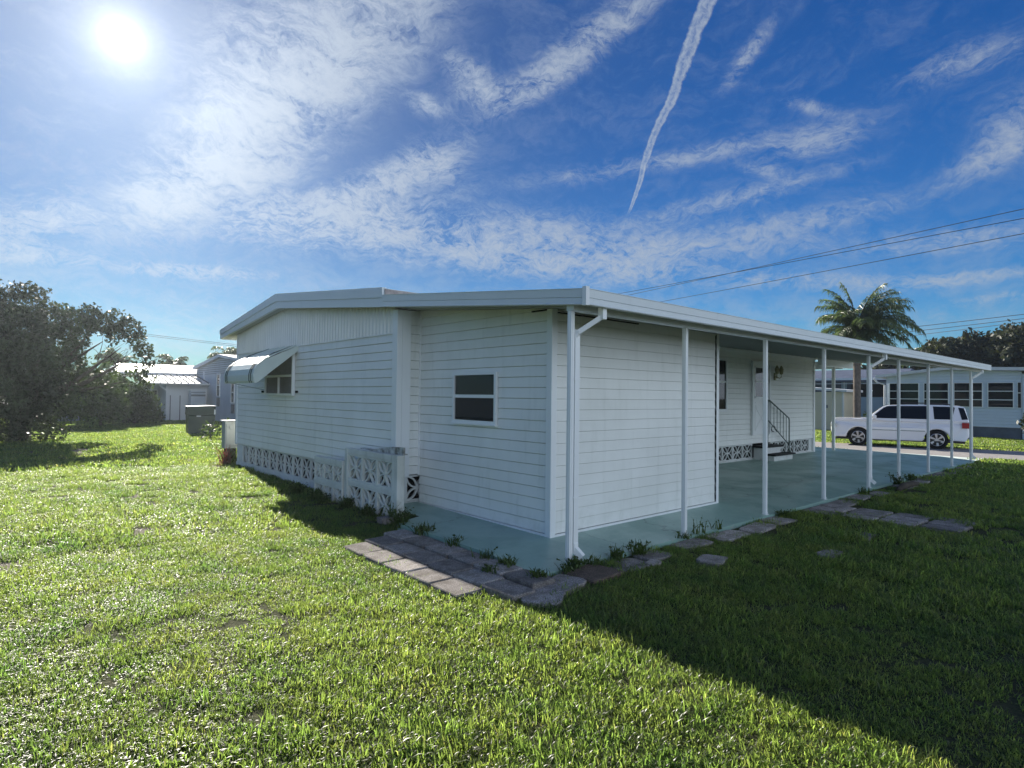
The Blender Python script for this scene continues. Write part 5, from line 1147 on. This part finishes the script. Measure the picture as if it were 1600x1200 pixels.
side_ = [(-2.30, .34)] + [(x_, z_) for x_, z_ in archp(-WB) if True] + [(-WB + .5, .30), (WB - .5, .30)] + archp(WB) + [(2.28, .36), (2.40, .46), (2.44, .62), (2.45, .90), (2.40, 1.02), (2.24, 1.12), (1.32, 1.13), (1.22, 1.15), (-2.38, 1.15), (-2.44, 1.0), (-2.45, .55)]
def shell(poly, wfun, mb, inset=0, topclose=True):
    n = len(poly); V_ = [(x_, wfun(x_, z_), z_) for x_, z_ in poly] + [(x_, -wfun(x_, z_), z_) for x_, z_ in poly]
    mb.add(V_, [tuple(range(n))[::-1], tuple(range(n, 2 * n))] + [(i, (i + 1) % n, n + (i + 1) % n, n + i) for i in range(n)])
def wlow(x_, z_):
    w_ = hw
    if x_ > 1.9: w_ -= (x_ - 1.9) ** 2 * .75
    if x_ < -2.2: w_ -= (-2.2 - x_) * .25
    if z_ > 1.05: w_ -= .03
    return w_
side_ = [(x_, z_ + (.06 if z_ > .9 else 0)) for x_, z_ in side_]
mb = MB(); shell(side_, wlow, mb); mb.build('body', 'car_paint', car, bevel=.045)
gh = [(1.17, 1.12), (.50, 1.69), (.28, 1.765), (-.4, 1.80), (-1.6, 1.80), (-2.12, 1.77), (-2.30, 1.71), (-2.44, 1.12)]
def wgh(x_, z_): return hw - .035 - (z_ - 1.12) * .26
mb = MB(); shell(gh, wgh, mb); mb.build('cabin', 'car_paint', car, bevel=.04)
def sp_(x_, z_, off=.006, s_=1): return (x_, s_ * (wgh(x_, z_) + off), z_)
def glasspoly(pts, name, off=.008, both=True, m_='glass_car'):
    for s_ in ((1, -1) if both else (1,)):
        mb = MB(); n = len(pts); mb.add([sp_(x_, z_, off, s_) for x_, z_ in pts] + [sp_(x_, z_, off - .012, s_) for x_, z_ in pts], [tuple(range(n)), tuple(range(n, 2 * n))[::-1]] + [(i, (i + 1) % n, n + (i + 1) % n, n + i) for i in range(n)])
        mb.build(name, m_, car)
glasspoly([(.94, 1.21), (.46, 1.64), (.34, 1.715), (-.02, 1.735), (-.02, 1.21)], 'front_window')
glasspoly([(-.08, 1.21), (-.08, 1.735), (-1.06, 1.745), (-1.12, 1.69), (-1.12, 1.21)], 'rear_window')
glasspoly([(-1.30, 1.22), (-1.26, 1.735), (-1.94, 1.725), (-1.98, 1.68), (-1.88, 1.22)], 'quarter_window')
mb = MB(); n_ = 4
mb.add([(1.10, .86, 1.17), (1.10, -.86, 1.17), (.51, -.76, 1.69), (.51, .76, 1.69)], [(0, 1, 2, 3)]); mb.add([(-2.235, .72, 1.66), (-2.235, -.72, 1.66), (-2.40, -.80, 1.20), (-2.40, .80, 1.20)], [(0, 1, 2, 3)])
o_ = mb.build('windscreen', 'glass_car', car); o_.location = (.022, 0, .016)
for v in o_.data.vertices:
    if v.co.x < 0: v.co.x -= .05
glasspoly([(-2.20, 1.22), (-2.09, 1.70), (-2.27, 1.68), (-2.40, 1.24)], 'tail_window', off=.010)
for s_ in (1, -1):
    mb = MB(); mb.box((.70, s_ * .93, 1.18), (.84, s_ * 1.14, 1.34)); mb.build('mirror', 'car_paint', car, bevel=.03)
    mb = MB(); mb.box((-2.46, s_ * .78, .88), (-2.20, s_ * 1.0, 1.10)); mb.build('tail_light', 'car_red', car, bevel=.01)
    mb = MB(); mb.box((2.20, s_ * .55, .78), (2.42, s_ * .93, .95)); mb.build('headlight', 'chrome', car, bevel=.03)
    mb = MB()
    for x_ in (.28, -.88): mb.box((x_ - .11, s_ * (hw - .002), .98), (x_ + .11, s_ * (hw + .028), 1.01))
    mb.build('door_handle', 'car_paint', car, bevel=.008)
    mb = MB(); mb.box((-1.0, s_ * (hw - .002), .70), (.92, s_ * (hw + .012), .735)); mb.build('side_moulding', 'pedestal', car, bevel=.004)
    mb = MB()
    for x_ in (.98, -.06, -1.10): mb.box((x_ - .004, s_ * (hw - .01), .40), (x_ + .004, s_ * (hw + .0015), 1.13))
    mb.build('door_gap', 'car_black', car)
    mb = MB(); mb.tube([(.0, s_ * .70, 1.80), (-.2, s_ * .70, 1.86), (-1.7, s_ * .70, 1.86), (-1.9, s_ * .70, 1.79)], .02, 6); mb.build('roof_rail', 'car_black', car)
mb = MB(); mb.box((-2.30, -.93, .27), (2.25, .93, .335)); mb.box((-2.49, -.85, .42), (-2.44, .85, .56)); mb.box((2.36, -.6, .45), (2.45, .6, .78)); mb.build('underbody', 'car_black', car)
for cx_, s_ in ((WB, 1), (-WB, 1), (WB, -1), (-WB, -1)):
    whl = MB(); n_ = 28; R0_, R1_ = .385, .255
    ringo = [(cx_ + R0_ * math.cos(t_), .385 - .0 + R0_ * math.sin(t_)) for t_ in np.linspace(0, 2 * math.pi, n_ + 1)[:-1]]; 
    y_o, y_i = s_ * (hw - .045), s_ * (hw - .28)
    def rg(r_, yv): return [(cx_ + r_ * math.cos(2 * math.pi * k / n_), yv, .385 + r_ * math.sin(2 * math.pi * k / n_)) for k in range(n_)]
    rings = rg(R1_, y_o - s_ * .02) + rg(R1_ + .02, y_o) + rg(R0_ - .03, y_o) + rg(R0_, y_o - s_ * .03) + rg(R0_, y_i + s_ * .03) + rg(R0_ - .05, y_i)
    whl.add(rings, [(r_ * n_ + k, r_ * n_ + (k + 1) % n_, (r_ + 1) * n_ + (k + 1) % n_, (r_ + 1) * n_ + k) for r_ in range(5) for k in range(n_)])
    tyre = whl.build('wheel', 'tyre', car, smooth=True)
    rm = MB(); rm.add(rg(R1_, y_o - s_ * .09), [tuple(range(n_))]); rm.build('wheel_disc', 'car_black', tyre)
    rm = MB()
    for k in range(6):
        a = 2 * math.pi * k / 6 + .4
        for da in (-.10, .10): rm.bar((cx_ + .04 * math.cos(a), y_o - s_ * .035, .385 + .04 * math.sin(a)), (cx_ + (R1_ - .005) * math.cos(a + da), y_o - s_ * .02, .385 + (R1_ - .005) * math.sin(a + da)), .045 + .0002 * k, .03 + .0011 * k + (.002 if da > 0 else 0), up=(0, 1, 0))
    rm.tube([(cx_, y_o - s_ * .05, .385), (cx_, y_o - s_ * .012, .385)], .06, 12); rr_ = rg(R1_, y_o - s_ * .019) + rg(R1_ - .022, y_o - s_ * .012)
    rm.add(rr_, [(k, (k + 1) % n_, n_ + (k + 1) % n_, n_ + k) for k in range(n_)]); rm.build('rim', 'rim', tyre, smooth=False)
    al = MB(); rgo = rg(.47, y_o + s_ * .02) ; rgi = rg(.47, y_i)
    al.add([(cx_ + .452 * math.cos(t_), s_ * yv, .37 + .452 * math.sin(t_)) for yv in (hw - .01, hw - .32) for t_ in np.linspace(0, math.pi, 13)], [(k, k + 1, 14 + k, 13 + k) for k in range(12)])
    al.build('wheel_arch', 'car_black', car)

# ------------------------------------------------------------------ added scattering volume imitating the lens's veiling glare towards the sun
mh_ = bpy.data.materials.new('glare_haze'); mh_.use_nodes = True; t = mh_.node_tree; t.nodes.clear()
pv = t.nodes.new('ShaderNodeVolumePrincipled'); pv.inputs['Color'].default_value = (.80, .91, 1, 1); pv.inputs['Density'].default_value = .0006; pv.inputs['Anisotropy'].default_value = .72
t.links.new(pv.outputs[0], t.nodes.new('ShaderNodeOutputMaterial').inputs['Volume']); MAT['glare_haze'] = mh_
mb = MB(); mb.box((-40, -30, -2), (95, 105, 11)); hz_ = mb.build('glare_haze', 'glare_haze'); tag(hz_, kind='stuff')
